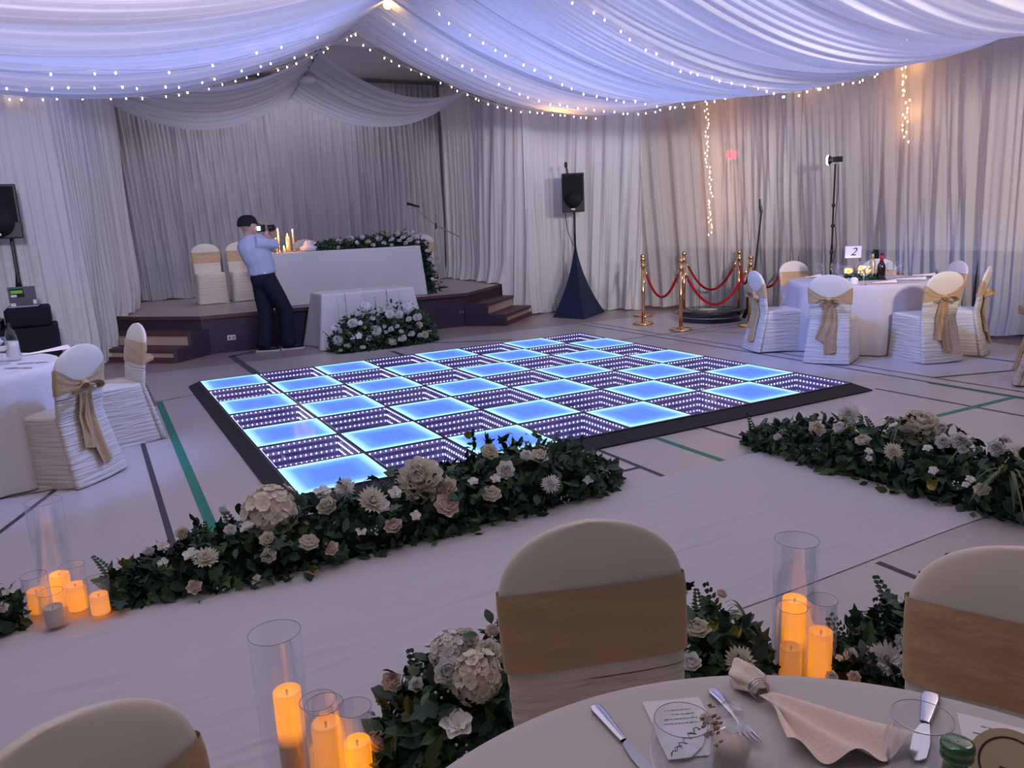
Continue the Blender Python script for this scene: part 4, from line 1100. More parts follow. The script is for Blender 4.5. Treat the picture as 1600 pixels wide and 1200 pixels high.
# garland 1, far side of the runner
pl1 = ((0, -5.10, .10), (0, -.80, .60))
G1F = [(425, 795, 34, 'hydra'), (655, 748, 31, 'peony'), (582, 782, 22, 'mumi'), (511, 791, 16, 'rose'), (538, 762, 15, 'mum'), (505, 770, 13, 'open'), (700, 761, 15, 'rosep'), (698, 790, 20, 'rosep'), (768, 772, 16, 'rose'), (615, 822, 15, 'rosep'), (482, 848, 17, 'rose'), (518, 857, 12, 'rosep'), (322, 872, 19, 'mumi'), (304, 917, 12, 'rosep'), (418, 843, 13, 'rose'), (420, 868, 13, 'rose'), (385, 823, 11, 'open'), (360, 828, 10, 'rosew'), (285, 833, 11, 'rose'), (298, 866, 11, 'open'), (195, 881, 9, 'bud'), (165, 884, 10, 'budw'), (255, 853, 9, 'open'), (600, 790, 10, 'open'), (618, 770, 10, 'open'), (733, 683, 8, 'bud'), (765, 706, 14, 'rose'), (790, 735, 15, 'rosew'), (842, 713, 15, 'rose'), (860, 755, 14, 'mum'), (822, 712, 10, 'rosew'), (920, 750, 8, 'open'), (255, 880, 8, 'open'), (492, 897, 9, 'bud'), (350, 800, 9, 'budw'), (565, 830, 8, 'open'), (650, 806, 8, 'open'), (740, 752, 8, 'open'), (775, 748, 8, 'open'), (400, 905, 8, 'open'), (232, 862, 9, 'rosew'), (455, 800, 9, 'rosew')]
G1T = garland('long flower garland with hydrangea and peony along the far edge of the aisle runner', [(-1.02, -4.96), (-.3, -4.98), (.6, -4.97), (1.3, -4.95), (1.78, -4.93)],
        [(0, .12, .10), (.12, .22, .20), (.3, .26, .26), (.5, .26, .28), (.68, .27, .36), (.85, .25, .27), (.95, .16, .14), (1, .06, .06)], 3600, 101, G1F, pl1, .062,
        spider=[((500, 785), None, 80, 9, .16), ((800, 705), None, 60, 6, .15)], fr=46, berries=16)
sprigs(G1T, None, [((-.33 + .03 * k, -4.93, .18), .17 + .02 * (k % 2), 'petalw') for k in range(3)] + [((.86, -4.9, .3), .14, 'a'), ((.93, -4.92, .3), .12, 'a'), ((-.62, -4.9, .16), .12, 'a'), ((1.05, -4.9, .26), .12, 'a')], 5)
garland('short piece of flower garland at the far left picture edge behind the candles', [(-1.36, -4.93), (-1.75, -5.0), (-2.3, -5.05)], [(0, .12, .12), (.3, .22, .24), (1, .22, .22)], 900, 102, [(10, 925, 6, 'open'), (2, 950, 10, 'rosew')], pl1, .055, fr=12, berries=4)
pl2 = ((2.95, -5.8, .10), (-.80, 0, .60))
G2F = [(1297, 632, 12, 'rosew'), (1276, 670, 13, 'rose'), (1326, 646, 15, 'mum'), (1312, 668, 11, 'rosew'), (1215, 683, 7, 'rosew'), (1200, 672, 6, 'bud'), (1348, 688, 12, 'rose'), (1396, 706, 14, 'mumi'), (1441, 664, 27, 'peony'), (1474, 690, 12, 'rosew'), (1499, 689, 13, 'rosew'), (1420, 640, 11, 'mum'), (1502, 706, 9, 'budw'), (1456, 762, 11, 'bud'), (1534, 765, 12, 'rose'), (1517, 749, 7, 'open'), (1510, 757, 6, 'open'), (1558, 700, 14, 'rosew'), (1582, 700, 10, 'open'), (1567, 733, 9, 'bud'), (1459, 735, 7, 'open'), (1450, 700, 7, 'open'), (1598, 708, 13, 'rose'), (1470, 668, 10, 'rosew'), (1570, 690, 10, 'rosew'), (1358, 705, 6, 'open'), (1358, 716, 5, 'open')]
garland('flower garland crossing the right end of the aisle runner', [(3.02, -4.88), (3.14, -5.4), (3.18, -6.0), (3.22, -6.6), (3.3, -7.4)],
        [(0, .06, .05), (.07, .16, .14), (.2, .24, .24), (.5, .28, .29), (.8, .30, .28), (1, .26, .24)], 3000, 103, G2F, pl2, .062,
        spider=[((1408, 660), None, 150, 10, .18), ((1575, 738), None, 215, 18, .28), ((1525, 690), None, 120, 6, .2)], fr=34, berries=12)
pl3 = ((0, -6.80, .12), (0, -.75, .66))
G3F = [(700, 1015, 24, 'hydraw'), (762, 1018, 22, 'rose'), (745, 1055, 32, 'hydra'), (728, 1000, 22, 'rose'), (795, 1022, 18, 'rosew'), (716, 1132, 24, 'open'), (612, 1065, 16, 'rosep'), (590, 1160, 18, 'rosep'), (650, 1070, 12, 'rosew'), (1090, 982, 20, 'rose'), (1113, 984, 12, 'bud'), (1152, 992, 12, 'bud'), (1080, 1035, 17, 'rosew'), (1156, 1033, 22, 'mumi'), (1068, 925, 7, 'open'), (1128, 928, 8, 'rosep'), (770, 985, 12, 'rosep'), (700, 1050, 22, 'rosew')]
garland('near flower garland with cream roses behind the centre covered chair', [(-.38, -6.86), (-.1, -6.82), (.4, -6.82), (.98, -6.86)], [(0, .16, .16), (.14, .27, .32), (.35, .30, .37), (.7, .27, .32), (.9, .24, .26), (1, .12, .12)], 2900, 104, G3F, pl3, .062,
        spider=[((745, 1118), None, 185, 22, .27), ((745, 1125), None, 240, 12, .22), ((1165, 965), None, 120, 8, .2)], fr=26, berries=8)
G3B = [(1385, 1030, 26, 'mum'), (1330, 1024, 12, 'rosew'), (1412, 1005, 14, 'rosew'), (1420, 990, 12, 'rose'), (1300, 1058, 10, 'rosew'), (1335, 1058, 10, 'rosep'), (1312, 1028, 6, 'open')]
garland('short flower garland between the right candles and the right foreground chair', [(1.12, -7.16), (1.5, -7.2), (1.95, -7.2)], [(0, .12, .10), (.3, .2, .2), (.8, .22, .26), (1, .2, .2)], 900, 105, G3B, ((1.4, -7.15, .1), (0, -.75, .66)), .065, fr=14, berries=3)
garland('sparse flower garland half hidden behind the bottom left chair', [(-1.75, -6.75), (-1.2, -6.8), (-.86, -6.78)], [(0, .15, .12), (.6, .18, .12), (1, .12, .09)], 500, 106, [(350, 1186, 16, 'rosew'), (380, 1196, 10, 'open')], pl3, .07, fr=6)

# ------------------------------------------------------------------ stage furniture
# long head table on the stage
HT = 1.29
t = thing('head_table', 'long table on the stage under a white cloth, photographer beside it', 'table', (2.6, 2.95, SZ))
MB().box((1.42, 2.66, HT - .04), (3.68, 3.32, HT - .008), 'wood').build('tabletop', None, t)
for x in (1.55, 3.55):
    for y in (2.75, 3.22): MB().tube([(x, y, SZ), (x, y, HT - .04)], .016, 8, 'steel').build('leg', None, t)
def boxcloth(name, label, x0, x1, y0, y1, zt, zb, m, flare=.08, seed=0, folds=7, amp=.02):
    r = random.Random(seed); ph = [r.uniform(0, 6) for _ in range(6)]
    w, d = x1 - x0, y1 - y0; n = 200; per = []
    for i in range(n):
        s = i / n * 2 * (w + d)
        if s < w: per.append((x0 + s, y0, 0, -1))
        elif s < w + d: per.append((x1, y0 + s - w, 1, 0))
        elif s < 2 * w + d: per.append((x1 - (s - w - d), y1, 0, 1))
        else: per.append((x0, y1 - (s - 2 * w - d), -1, 0))
    cx, cy = (x0 + x1) / 2, (y0 + y1) / 2; rows = [[(cx + (x - cx) * k, cy + (y - cy) * k, zt + .003) for x, y, a, b2 in per] for k in (.4, .985, 1.0)]
    for j in range(0, 21):
        v = j / 20; ring = []
        for i, (x, y, a, b2) in enumerate(per):
            s = i / n * 2 * (w + d); cor = math.exp(-(min(abs(x - x0), abs(x - x1)) ** 2 + min(abs(y - y0), abs(y - y1)) ** 2) / .02)
            f = amp * v * (sin(folds * s + ph[0]) + .6 * sin(2.3 * folds * s + ph[1])) + flare * v * (.35 + cor) + .006
            dx_, dy_ = a, b2
            if cor > .3: dx_, dy_ = (a + (1 if x > cx else -1)) / 1.5 if a == 0 else a, (b2 + (1 if y > cy else -1)) / 1.5 if b2 == 0 else b2
            ring.append((x + dx_ * f, y + dy_ * f, lerp(zt - .002, zb, v)))
        rows.append(ring)
    b = MB(); loft(b, rows, m, n, True, False); return tag(_rebase(b, name, (cx, cy, zb)), label, 'tablecloth')
boxcloth('tablecloth', 'white cloth over the long table on the stage', 1.40, 3.70, 2.62, 3.34, HT, SZ + .008, 'tclothw', .05, 3, 5, .012)
# low gift table in front of the stage
t = thing('low_table', 'small rectangular table in front of the stage, behind the flower arrangement', 'table', (2.5, 1.85, 0))
MB().box((1.86, 1.62, .71), (3.11, 2.13, .74), 'wood').build('tabletop', None, t)
for x in (1.95, 3.02):
    for y in (1.7, 2.05): MB().tube([(x, y, 0), (x, y, .71)], .015, 8, 'steel').build('leg', None, t)
boxcloth('tablecloth', 'white cloth over the small table in front of the stage', 1.83, 3.13, 1.6, 2.15, .745, .008, 'tclothw', .10, 5, 9, .016)
# arrangement in front
plA = ((2.5, 1.19, .3), (0, -1, .25))
AF = [(529, 531, 8, 'mum'), (551, 504, 8, 'mum'), (572, 479, 8, 'hydraw'), (588, 516, 8, 'mum'), (609, 490, 7, 'mum'), (623, 491, 7, 'mum'), (637, 480, 8, 'hydraw'), (652, 495, 7, 'mum'), (597, 484, 6, 'rosew'), (543, 540, 6, 'rose'), (567, 543, 5, 'rosew'), (577, 529, 5, 'rosew'), (531, 519, 5, 'budw'), (612, 534, 8, 'rose'), (629, 529, 7, 'rosew'), (643, 522, 6, 'rosew'), (656, 524, 4, 'rosew'), (664, 523, 6, 'rose'), (671, 519, 4, 'rosew'), (611, 515, 5, 'rosew'), (600, 512, 4, 'budw'), (603, 520, 4, 'budw'), (582, 498, 5, 'rosew'), (529, 493, 5, 'mum'), (552, 487, 4, 'rosew'), (639, 499, 5, 'rosew'), (532, 548, 4, 'rosew'), (571, 513, 4, 'bud'), (561, 525, 5, 'open'), (551, 528, 4, 'open'), (621, 510, 4, 'rosew'), (627, 518, 4, 'rosew'), (545, 523, 4, 'bud'), (523, 512, 5, 'open'), (550, 459, 6, 'hydraw'), (610, 459, 6, 'hydraw'), (563, 505, 4, 'open'), (655, 508, 6, 'rose')]
ar = garland('big white flower arrangement on the floor in front of the small table', [(1.82, 1.24), (2.3, 1.27), (2.9, 1.27), (3.3, 1.33)], [(0, .14, .22), (.15, .2, .42), (.5, .22, .50), (.8, .2, .48), (.95, .13, .25), (1, .06, .08)], 2600, 107, AF, plA, .07, fr=30, group='large floor flowers', berries=6)
del ar['group']
sprigs(ar, None, [((1.97, 1.4, .38), .34, 'petalw'), ((2.08, 1.4, .4), .36, 'leafA'), ((2.35, 1.42, .42), .38, 'petalw'), ((2.66, 1.4, .45), .30, 'leafA'), ((2.84, 1.4, .44), .30, 'petalw'), ((2.5, 1.42, .42), .24, 'leafB')], 4)
ar.name = 'flower_arrangement'; ar['category'] = 'flowers'
# garland on the head table
plH = ((2.8, 2.78, HT + .08), (0, -1, .2))
HF = [(548, 374, 5, 'rosew'), (530, 377, 5, 'mum'), (575, 378, 5, 'rose'), (583, 383, 4, 'rosew'), (592, 372, 5, 'mum'), (600, 380, 4, 'rosew'), (612, 374, 5, 'rosew'), (621, 366, 5, 'rosew'), (630, 371, 5, 'rosew'), (636, 365, 5, 'rose'), (647, 371, 5, 'rosew'), (652, 379, 5, 'rosew'), (640, 375, 5, 'rosew'), (657, 368, 4, 'rosew'), (529, 387, 3, 'rosew'), (606, 369, 4, 'bud'), (662, 380, 4, 'rosew'), (634, 380, 4, 'rosew'), (566, 371, 4, 'mum'), (558, 379, 3, 'open'), (624, 376, 4, 'rosew'), (612, 383, 3, 'rosew'), (645, 363, 4, 'rosew')]
garland('white flower garland lying on the long stage table', [(2.12, 2.85), (2.6, 2.85), (3.1, 2.85), (3.68, 2.83)], [(0, .06, .05), (.15, .14, .13), (.4, .14, .12), (.7, .15, .19), (.9, .16, .20), (1, .12, .14)], 1500, 108, HF, plH, .055, zb=HT + .006, fr=16, group='white garlands on the stage table')
# cascade down the right end
cas = thing('cascading_garland', 'green garland hanging down the right end of the stage table', 'garland', (3.83, 2.75, SZ), group='white garlands on the stage table')
b = MB(); r = random.Random(77)
for i in range(1500):
    t_ = r.random(); z = lerp(HT + .08, SZ + .03, t_); w = .055 + .05 * t_; x = 3.78 + .06 * t_ + r.gauss(0, w * .8); y = 2.72 + .10 * (1 - t_) + r.gauss(0, w * .7)
    L = .055 * r.uniform(.6, 1.3); leaf(b, Vector((x, y, max(z, SZ + .03))), rdir(r) + Vector((0, -.2, -.2 if z > SZ + .15 else .3)), rdir(r), L, L * .5, r.choice(('leafA', 'leafA', 'leafB', 'leafG')), .2, r.random() < .3)
b.build('foliage', None, cas)['kind'] = 'stuff'
add_flowers(cas, [(672, 405, 4, 'rosew'), (680, 420, 4, 'rosew'), (668, 392, 4, 'rosew'), (676, 436, 3, 'open'), (682, 448, 3, 'rosew'), (684, 410, 3, 'rosew')], ((3.8, 2.62, 1), (0, -1, 0)), 6)
# candles on the head table
def taper(u, v, h, r, label, y=2.78, stick=0):
    p = at(u, v, y, 1); x = p.x; zt = p.z; z0 = HT + .008
    t = thing('dinner_candle', label, 'candle', (x, y, z0), group='lit candles on the stage table')
    hh = zt - z0; zb = 0
    if hh - h > .02:
        MB().lathe([(.035, 0), (.033, .008), (.006, .014), (.006, hh - h - .02), (.012, hh - h), (.001, hh - h)], (0, 0, 0), 14, 'brass').build('holder', None, t, True, world=False); zb = hh - h
    MB().lathe([(r, zb), (r, hh), (r * .6, hh + .004), (.001, hh + .003)], (0, 0, 0), 14, candle_mat('lit_wax_%d' % u, hh + .001, .1, .95, .55)).build('wax', None, t, True, world=False)
    MB().lathe([(.001, hh + .004), (.009, hh + .018), (.006, hh + .034), (.001, hh + .05)], (0, 0, 0), 8, 'flame').build('flame', None, t, True, world=False)
    lamp('candle_light', 'POINT', (x, y - .05, zt + .06), (1, .5, .2), .9, .02)
taper(434, 362, .16, .014, 'tall lit candle closest to the camera lens, stage table', 2.9)
taper(457, 363, .16, .013, 'lit taper candle at the right of the stage candle group', 2.9)
taper(449, 370, .22, .030, 'thick lit pillar candle in the middle of the stage candle group')
taper(431, 377, .14, .020, 'lit candle partly behind the photographer\'s arm', 2.9)
taper(444, 389, .06, .022, 'lowest lit candle in front of the stage candle group')
# white cap-like cake dome and favours on table
p = at(482, 388, 2.85, 1)
b = MB(); b.lathe([(.13, HT + .008), (.13, HT + .05), (.12, HT + .07), (.07, HT + .085), (.06, HT + .13), (.045, HT + .15), (.001, HT + .155)], (p.x, 2.85, 0), 22, 'white'); tag(_rebase(b, 'covered_dish', (p.x, 2.85, HT)), 'rounded white covered dish left of the garland on the stage table', 'dish')
# covered chairs on stage
gs = 'covered chairs on the stage'
def stage_chair(x, y, face, label, boxed=True):
    t = chair(x, y, face, label, gs, SZ, 1.0, sash=False)
    return t
stage_chair(.83, 4.55, -92, 'cream covered chair at the far left of the stage, flat gold band')
stage_chair(1.36, 4.62, -92, 'cream covered chair directly behind the photographer on the stage')
stage_chair(2.26, 3.85, -90, 'cream chair top showing behind the stage table beside the white dish')
stage_chair(3.05, 3.75, -90, 'cream chair top showing behind the garland on the stage table')
chair(4.02, 3.35, -115, 'covered chair with pleated gold drape at the right end of the stage table', gs, SZ)
# boxy cover in front of the left stage chair
def boxy(x0, x1, y0, y1, z1, label):
    b = MB(); b.box((x0, y0, SZ + .004), (x1, y1, z1), 'tclothw'); o = _rebase(b, 'covered_ottoman', ((x0 + x1) / 2, (y0 + y1) / 2, SZ), False); bevel(o, .03, 3); tag(o, label, 'seat', None)
# microphone boom
t = thing('microphone_stand', 'boom microphone stand reaching over the stage table', 'microphone stand', (4.45, 3.6, SZ))
mp = [at(636, 318, 3.6, 1), at(655, 323, 3.6, 1), at(645, 322, 3.6, 1), at(681, 352, 3.6, 1), at(718, 370, 3.6, 1)]
MB().tube([mp[2], mp[3], mp[4]], .010, 8, 'steel').build('boom', None, t)
MB().tube([mp[0], mp[0].lerp(mp[1], .25), mp[1]], [.024, .022, .016], 10, 'blackp').build('microphone', None, t)
MB().tube([mp[3] + Vector((0, 0, .04)), mp[3] - Vector((0, 0, .06))], .02, 8, 'blackp').build('clutch', None, t)
MB().tube([(mp[3].x, 3.6, mp[3].z - .05), (mp[3].x, 3.6, SZ + .03)], .009, 8, 'steel').build('pole', None, t)
MB().lathe([(.14, 0), (.14, .02), (.02, .03)], (mp[3].x, 3.6, SZ), 20, 'blackp').build('base', None, t)

# ------------------------------------------------------------------ speakers
def skirt(name, corners, apex, ztop, m, t):
    def f(u, v):
        s = u * len(corners); k = int(s) % len(corners); fr = s - int(s); a = Vector((*corners[k], 0)).lerp(Vector((*corners[(k + 1) % len(corners)], 0)), fr)
        w = (1 - v) ** 2.0 * .86 + .14 * (1 - v); w = max(w, .035)
        c = Vector((*apex, 0)); q = c.lerp(a, w); return (q.x, q.y, v * ztop + .004)
    MB().grid(f, 4 * 12, 30, m, True).build('skirt', None, t, False)
t = thing('speaker_stand', 'tripod speaker stand in a navy skirt, right of the stage stairs', 'speaker stand', (6.35, 2.3, 0))
ap = (6.33, 2.25)
skirt('skirt', [(5.83, 2.22), (6.02, 1.58), (6.83, 2.13), (6.62, 2.72)], ap, 1.33, 'navy', t)
MB().tube([(*ap, .02), (*ap, 1.72)], .018, 10, 'blackp').build('pole', None, t)
def speaker(label, c, w, d, h, rz, z, grp=None):
    t = thing('loudspeaker', label, 'speaker', (c[0], c[1], z), rz, grp)
    b = MB(); fr = [(-w / 2, -d / 2), (w / 2, -d / 2), (w * .36, d / 2), (-w * .36, d / 2)]; b.prism(fr, 0, h, 'blackp'); o = b.build('cabinet', None, t, world=False); bevel(o, .012, 2)
    MB().box((-w * .44, -d / 2 - .012, h * .30), (w * .44, -d / 2 + .002, h * .96), 'grille').build('grille', None, t, world=False)
    MB().lathe([(w * .38, 0), (w * .30, .03), (w * .1, .05), (.001, .04)], (0, -d / 2 - .013, h * .33), 24, 'grille', axis=(0, 1, 0)).build('woofer', None, t, True, world=False)
    MB().box((-.03, -d / 2 - .018, h * .06), (.03, -d / 2 - .01, h * .06 + .022), 'whitep').build('badge', None, t, world=False)
    return t
speaker('black loudspeaker on the navy skirted stand right of the stage', ap, .37, .36, .62, rad(-38), 1.70)
t = thing('clamp_camera', 'slim black device standing on top of the right loudspeaker', 'camera', (6.25, 2.3, 2.33))
MB().tube([(6.25, 2.3, 2.325), (6.23, 2.3, 2.42)], .018, 8, 'blackp').build('stem', None, t); MB().ball((6.22, 2.3, 2.46), .035, 10, 'blackp', (.8, .8, 1.5)).build('head', None, t)
b = MB(); b.tube([(6.2, 2.33, 1.71), (6.22, 2.3, 1.4), (6.3, 2.25, 1.15)], .007, 6, 'blackp'); tag(_rebase(b, 'speaker_cable', (6.25, 2.3, 1.2)), 'black cable hanging from the right loudspeaker to its stand', 'cable')
# left speaker and equipment
t = thing('speaker_stand', 'tripod speaker stand in a black skirt behind the left equipment table', 'speaker stand', (-1.62, 1.0, 0))
skirt('skirt', [(-1.97, 1.12), (-1.47, .99), (-1.24, 1.35), (-1.77, 1.48)], (-1.54, 1.25), 1.5, 'black', t)
MB().tube([(-1.54, 1.25, .02), (-1.54, 1.25, 1.66)], .018, 10, 'blackp').build('pole', None, t)
speaker('large black loudspeaker cut by the left picture edge', (-1.62, 1.2), .45, .40, .55, rad(-4), 1.64)
dj = thing('equipment_table', 'table draped in black cloth below the laptop, left edge', 'table', (-1.7, .6, 0))
b = MB(); b.box((-2.6, .30, .004), (-1.23, .95, .76), 'black'); o = b.build('black_cloth', None, dj); bevel(o, .02, 2)
dk = thing('equipment_case', 'black cloth covered case holding the laptop, on the equipment table', 'case', (-1.6, .6, .765))
b = MB(); b.box((-1.66, .36, .765), (-1.27, .88, .955), 'black'); o = b.build('case_body', None, dk); bevel(o, .03, 3)
b = MB(); b.box((-2.5, .40, .765), (-1.70, .85, .84), 'blackp'); o = tag(_rebase(b, 'mixing_console', (-2.0, .6, .765), False), 'black mixing deck with pale edge at the left picture edge', 'mixer'); bevel(o, .01, 2)
b = MB(); b.box((-2.0, .45, .845), (-1.72, .75, .86), 'whitep'); tag(_rebase(b, 'tablet', (-1.85, .6, .845), False), 'thin pale tablet lying on the mixing deck', 'tablet')
lp = thing('laptop', 'open grey laptop with a green sticker, on the black case', 'laptop', (-1.5, .55, .957))
MB().box((-1.62, .50, .958), (-1.36, .70, .972), 'laptop').build('keyboard_base', None, lp)
sc_l = [at(36, 406, .5, 1), at(66, 402, .5, 1), at(62, 434, .5, 1), at(34, 438, .5, 1)]
Z0, Z1 = .972, 1.165; X0, X1 = -1.60, -1.365
MB().add([(X0, .50, Z0), (X1, .50, Z0), (X1, .44, Z1), (X0, .44, Z1), (X0, .51, Z0), (X1, .51, Z0), (X1, .45, Z1), (X0, .45, Z1)], [(0, 1, 2, 3), (7, 6, 5, 4), (0, 4, 5, 1), (1, 5, 6, 2), (2, 6, 7, 3), (3, 7, 4, 0)], 'laptop').build('screen_lid', None, lp)
def onlid(x0, x1, t0, t1, m, off=.002): 
    f = lambda t_: .50 - .06 * t_ - off
    return MB().add([(x0, f(t0), lerp(Z0, Z1, t0)), (x1, f(t0), lerp(Z0, Z1, t0)), (x1, f(t1), lerp(Z0, Z1, t1)), (x0, f(t1), lerp(Z0, Z1, t1))], [(0, 1, 2, 3)], m)
onlid(-1.585, -1.465, .45, .90, 'ink').build('sticker', None, lp)
b = onlid(-1.578, -1.475, .66, .82, 'stgreen', .003); b.build('sticker', None, lp)
onlid(-1.58, -1.53, .48, .60, 'whitep', .003).build('sticker', None, lp)
onlid(-1.595, -1.55, .0, .16, 'whitep').build('sticker', None, lp); onlid(-1.40, -1.368, .06, .28, 'whitep').build('sticker', None, lp)

# ------------------------------------------------------------------ photo booth platform, ropes, light stands
t = thing('round_platform', 'low round glossy black photo booth platform inside the red ropes', 'platform', (7.33, .12, 0))
MB().lathe([(.44, 0), (.46, .012), (.43, .05), (.47, .09), (.48, .10), (.48, .155), (.47, .165), (.001, .165)], (7.33, .12, 0), 56, 'gloss', False).build('base', None, t, True)
MB().lathe([(.001, .1665), (.14, .1665)], (7.28, .10, 0), 32, 'petalp', False).build('round_decal', None, t)
MB().tube([(7.33 + .455 * cos(a / 40 * 2 * pi), .12 + .455 * sin(a / 40 * 2 * pi), .072) for a in range(41)], .008, 6, 'steel', caps=False).build('metal_trim', None, t, True)
SM = {}
b = MB(); b.lathe([(.15, 0), (.155, .006), (.155, .022), (.14, .032), (.03, .045), (.025, .06)], (0, 0, 0), 32, 'brass'); SM['base'] = b.mesh('base', None, True)
b = MB(); b.lathe([(.025, .05), (.025, .86)], (0, 0, 0), 20, 'brass'); SM['post'] = b.mesh('post', None, True)
b = MB(); b.lathe([(.034, .85), (.038, .86), (.038, .885), (.03, .895), (.022, .905), (.03, .915), (.036, .925), (.018, .935)], (0, 0, 0), 20, 'brass'); SM['collar'] = b.mesh('collar', None, True)
b = MB(); b.ball((0, 0, .965), .04, 18, 'brass'); SM['ball_top'] = b.mesh('ball_top', None, True)
def stan(x, y, label):
    t = thing('stanchion', label, 'stanchion', (x, y, 0), 0, 'brass rope stanchions')
    for k in ('base', 'post', 'collar', 'ball_top'): put(k, SM[k], t)
    return Vector((x, y, .87))
S = {}
S[1] = stan(6.33, .46, 'brass stanchion at the front left of the rope barrier')
S[3] = stan(6.93, 1.22, 'brass stanchion just behind the front left one')
S[2] = stan(6.29, -.42, 'brass stanchion nearest the dance floor, right of the front left one')
S[4] = stan(*at(1068.5, 489, 0).xy, 'brass stanchion behind the nearest one, beside the platform')
S[5] = stan(*at(1153.5, 489, 0).xy, 'brass stanchion behind the round platform')
S[6] = stan(7.22, -.80, 'brass stanchion beside the leftmost chair of table 2')
S[7] = stan(*at(1226, 491, 0).xy, 'brass stanchion farthest right, beside the far chair of table 2')
def rope(a, c, sag, label):
    t = thing('velvet_rope', label, 'rope', tuple((S[a] + S[c]) / 2), group='red velvet ropes')
    A, B = S[a], S[c]; pts = [A.lerp(B, i / 24) - Vector((0, 0, .03 + sag * 4 * (i / 24) * (1 - i / 24))) for i in range(25)]
    d = (B - A).normalized() * .035; pts = [p + d * (1 - 2 * i / 24) for i, p in enumerate(pts)]
    MB().tube(pts[1:-1], .019, 10, 'velvet').build('rope', None, t, True)
    for q, e in ((pts[0], pts[2]), (pts[-1], pts[-3])): MB().tube([q, q.lerp(e, .9)], [.012, .022], 8, 'brass').build('hook', None, t, True)
rope(1, 2, .40, 'red rope hanging between the two front stanchions'); rope(2, 6, .50, 'red rope across the front of the round platform'); rope(4, 5, .46, 'red rope sagging just behind the round platform')
rope(1, 3, .30, 'red rope seen end-on at the far left of the barrier'); rope(5, 6, .3, 'red rope crossing behind the front rope near table 2'); rope(6, 7, .35, 'red rope at the far right of the barrier'); 
# arm of the booth
t = thing('booth_arm', 'dark selfie arm leaning up beside the rope barrier', 'stand', (7.72, -.42, 0))
a0 = Vector((7.55, -.50, .28)); a1 = at(1190, 330, 7.72, 0)
MB().tube([a0, a0.lerp(a1, .5), a1], [.018, .015, .012], 8, 'blackp').build('arm', None, t)
MB().tube([(7.62, -.30, .05), tuple(a0)], .03, 8, 'blackp').build('bracket', None, t); MB().box((7.52, -.56, .22), (7.60, -.44, .42), 'blackp').build('control_box', None, t)
MB().tube([a1 - Vector((0, 0, .02)), a1 + Vector((.0, .03, .08))], .022, 8, 'blackp').build('joint', None, t); MB().tube([a1 + Vector((0, .03, .07)), a1 + Vector((0, .04, .17))], .014, 8, 'blackp').build('phone_clamp', None, t)
# video light
t = thing('video_light_stand', 'slim black light stand with a bright lamp behind table 2', 'light stand', (8.0, -1.52, 0))
sx, sy = 8.0, -1.50
MB().tube([(sx, sy, .02), (sx, sy, 1.1)], .016, 8, 'blackp').build('lower_pole', None, t); MB().tube([(sx, sy, 1.1), (sx, sy, 2.16)], .011, 8, 'blackp').build('upper_pole', None, t)
for z in (1.0, 1.35, 1.62): MB().lathe([(.02, z - .02), (.026, z), (.02, z + .025)], (sx, sy, 0), 12, 'blackp').build('collar', None, t); 
for k in range(3):
    a = k * 2.09 + .4; MB().tube([(sx, sy, .45), (sx + .3 * cos(a), sy + .3 * sin(a), .01)], .009, 6, 'blackp').build('leg', None, t)
MB().box((sx - .04, sy - .08, 2.18), (sx + .04, sy + .03, 2.25), 'blackp').build('lamp_body', None, t)
MB().lathe([(.02, 0), (.066, .06)], (sx, sy + .03, 2.215), 16, 'blackp', axis=(-.3, 1, 0)).build('lamp_hood', None, t)
MB().lathe([(.001, .0), (.066, .0), (.058, .02), (.001, .035)], (sx - .02, sy + .09, 2.215), 20, 'lampface', False, axis=(-.5, 1, .0)).build('lamp_face', None, t, True)
b = MB(); b.tube([(sx, sy - .05, 2.15), (sx, sy - .06, 1.8), (sx, sy - .03, 1.4), (sx, sy - .08, 1.1), (sx, sy - .03, .9), (sx, sy - .06, .3)], .004, 6, 'blackp'); b.build('power_cable', None, t)
lamp('video_light_beam', 'SPOT', (sx - .05, sy + .16, 2.215), (.93, 1, .9), 18, .05, aim=(4.5, 6, 1.0), spot=110)

# ------------------------------------------------------------------ table 2 and table 3 settings
tx, ty = T2[0], T2[1]
def t2(u, v): return at(u, v, TZ)
p = Vector((tx - .02, ty - .0, TZ))
t = thing('table_number', 'white card with a black script number 2 on table 2', 'table sign', tuple(p))
q0 = at(1340, 392, 1.05)
bz = Vector((6.98, -2.62, TZ)); MB().tube([bz, bz + Vector((0, 0, .24))], .004, 6, 'steel').build('stand', None, t)
c = Vector((6.98, -2.62, 1.075)); nrm = (CAM - c); nrm.z = 0; nrm.normalize(); rt = Vector((-nrm.y, nrm.x, 0))
def plate(c, rt, up, n, w, h, m, th=.003):
    vs = []
    for s in (-th, th):
        for a, b2 in ((-w, -h), (w, -h), (w, h), (-w, h)): vs.append(c + rt * a + up * b2 + n * s)
    return MB().add(vs, [(3, 2, 1, 0), (4, 5, 6, 7), (0, 1, 5, 4), (1, 2, 6, 5), (2, 3, 7, 6), (3, 0, 4, 7)], m)
o = plate(c, rt, Vector((0, 0, 1)), nrm, .088, .068, 'white').build('card', None, t); bevel(o, .002)
mt = Matrix.Translation(c + nrm * .004) @ Matrix(((rt.x, 0, nrm.x, 0), (rt.y, 0, nrm.y, 0), (0, 1, 0, 0), (0, 0, 0, 1)))
MB().merge(text_mb('2', .13, 'ink', .0006, .35), mt).build('number', None, t)
def lathe_thing(name, label, cat, prof, p, m, group=None, n=20):
    b = MB(); b.lathe(prof, tuple(p), n, m, False); return tag(_rebase(b, name, tuple(p)), label, cat, group)
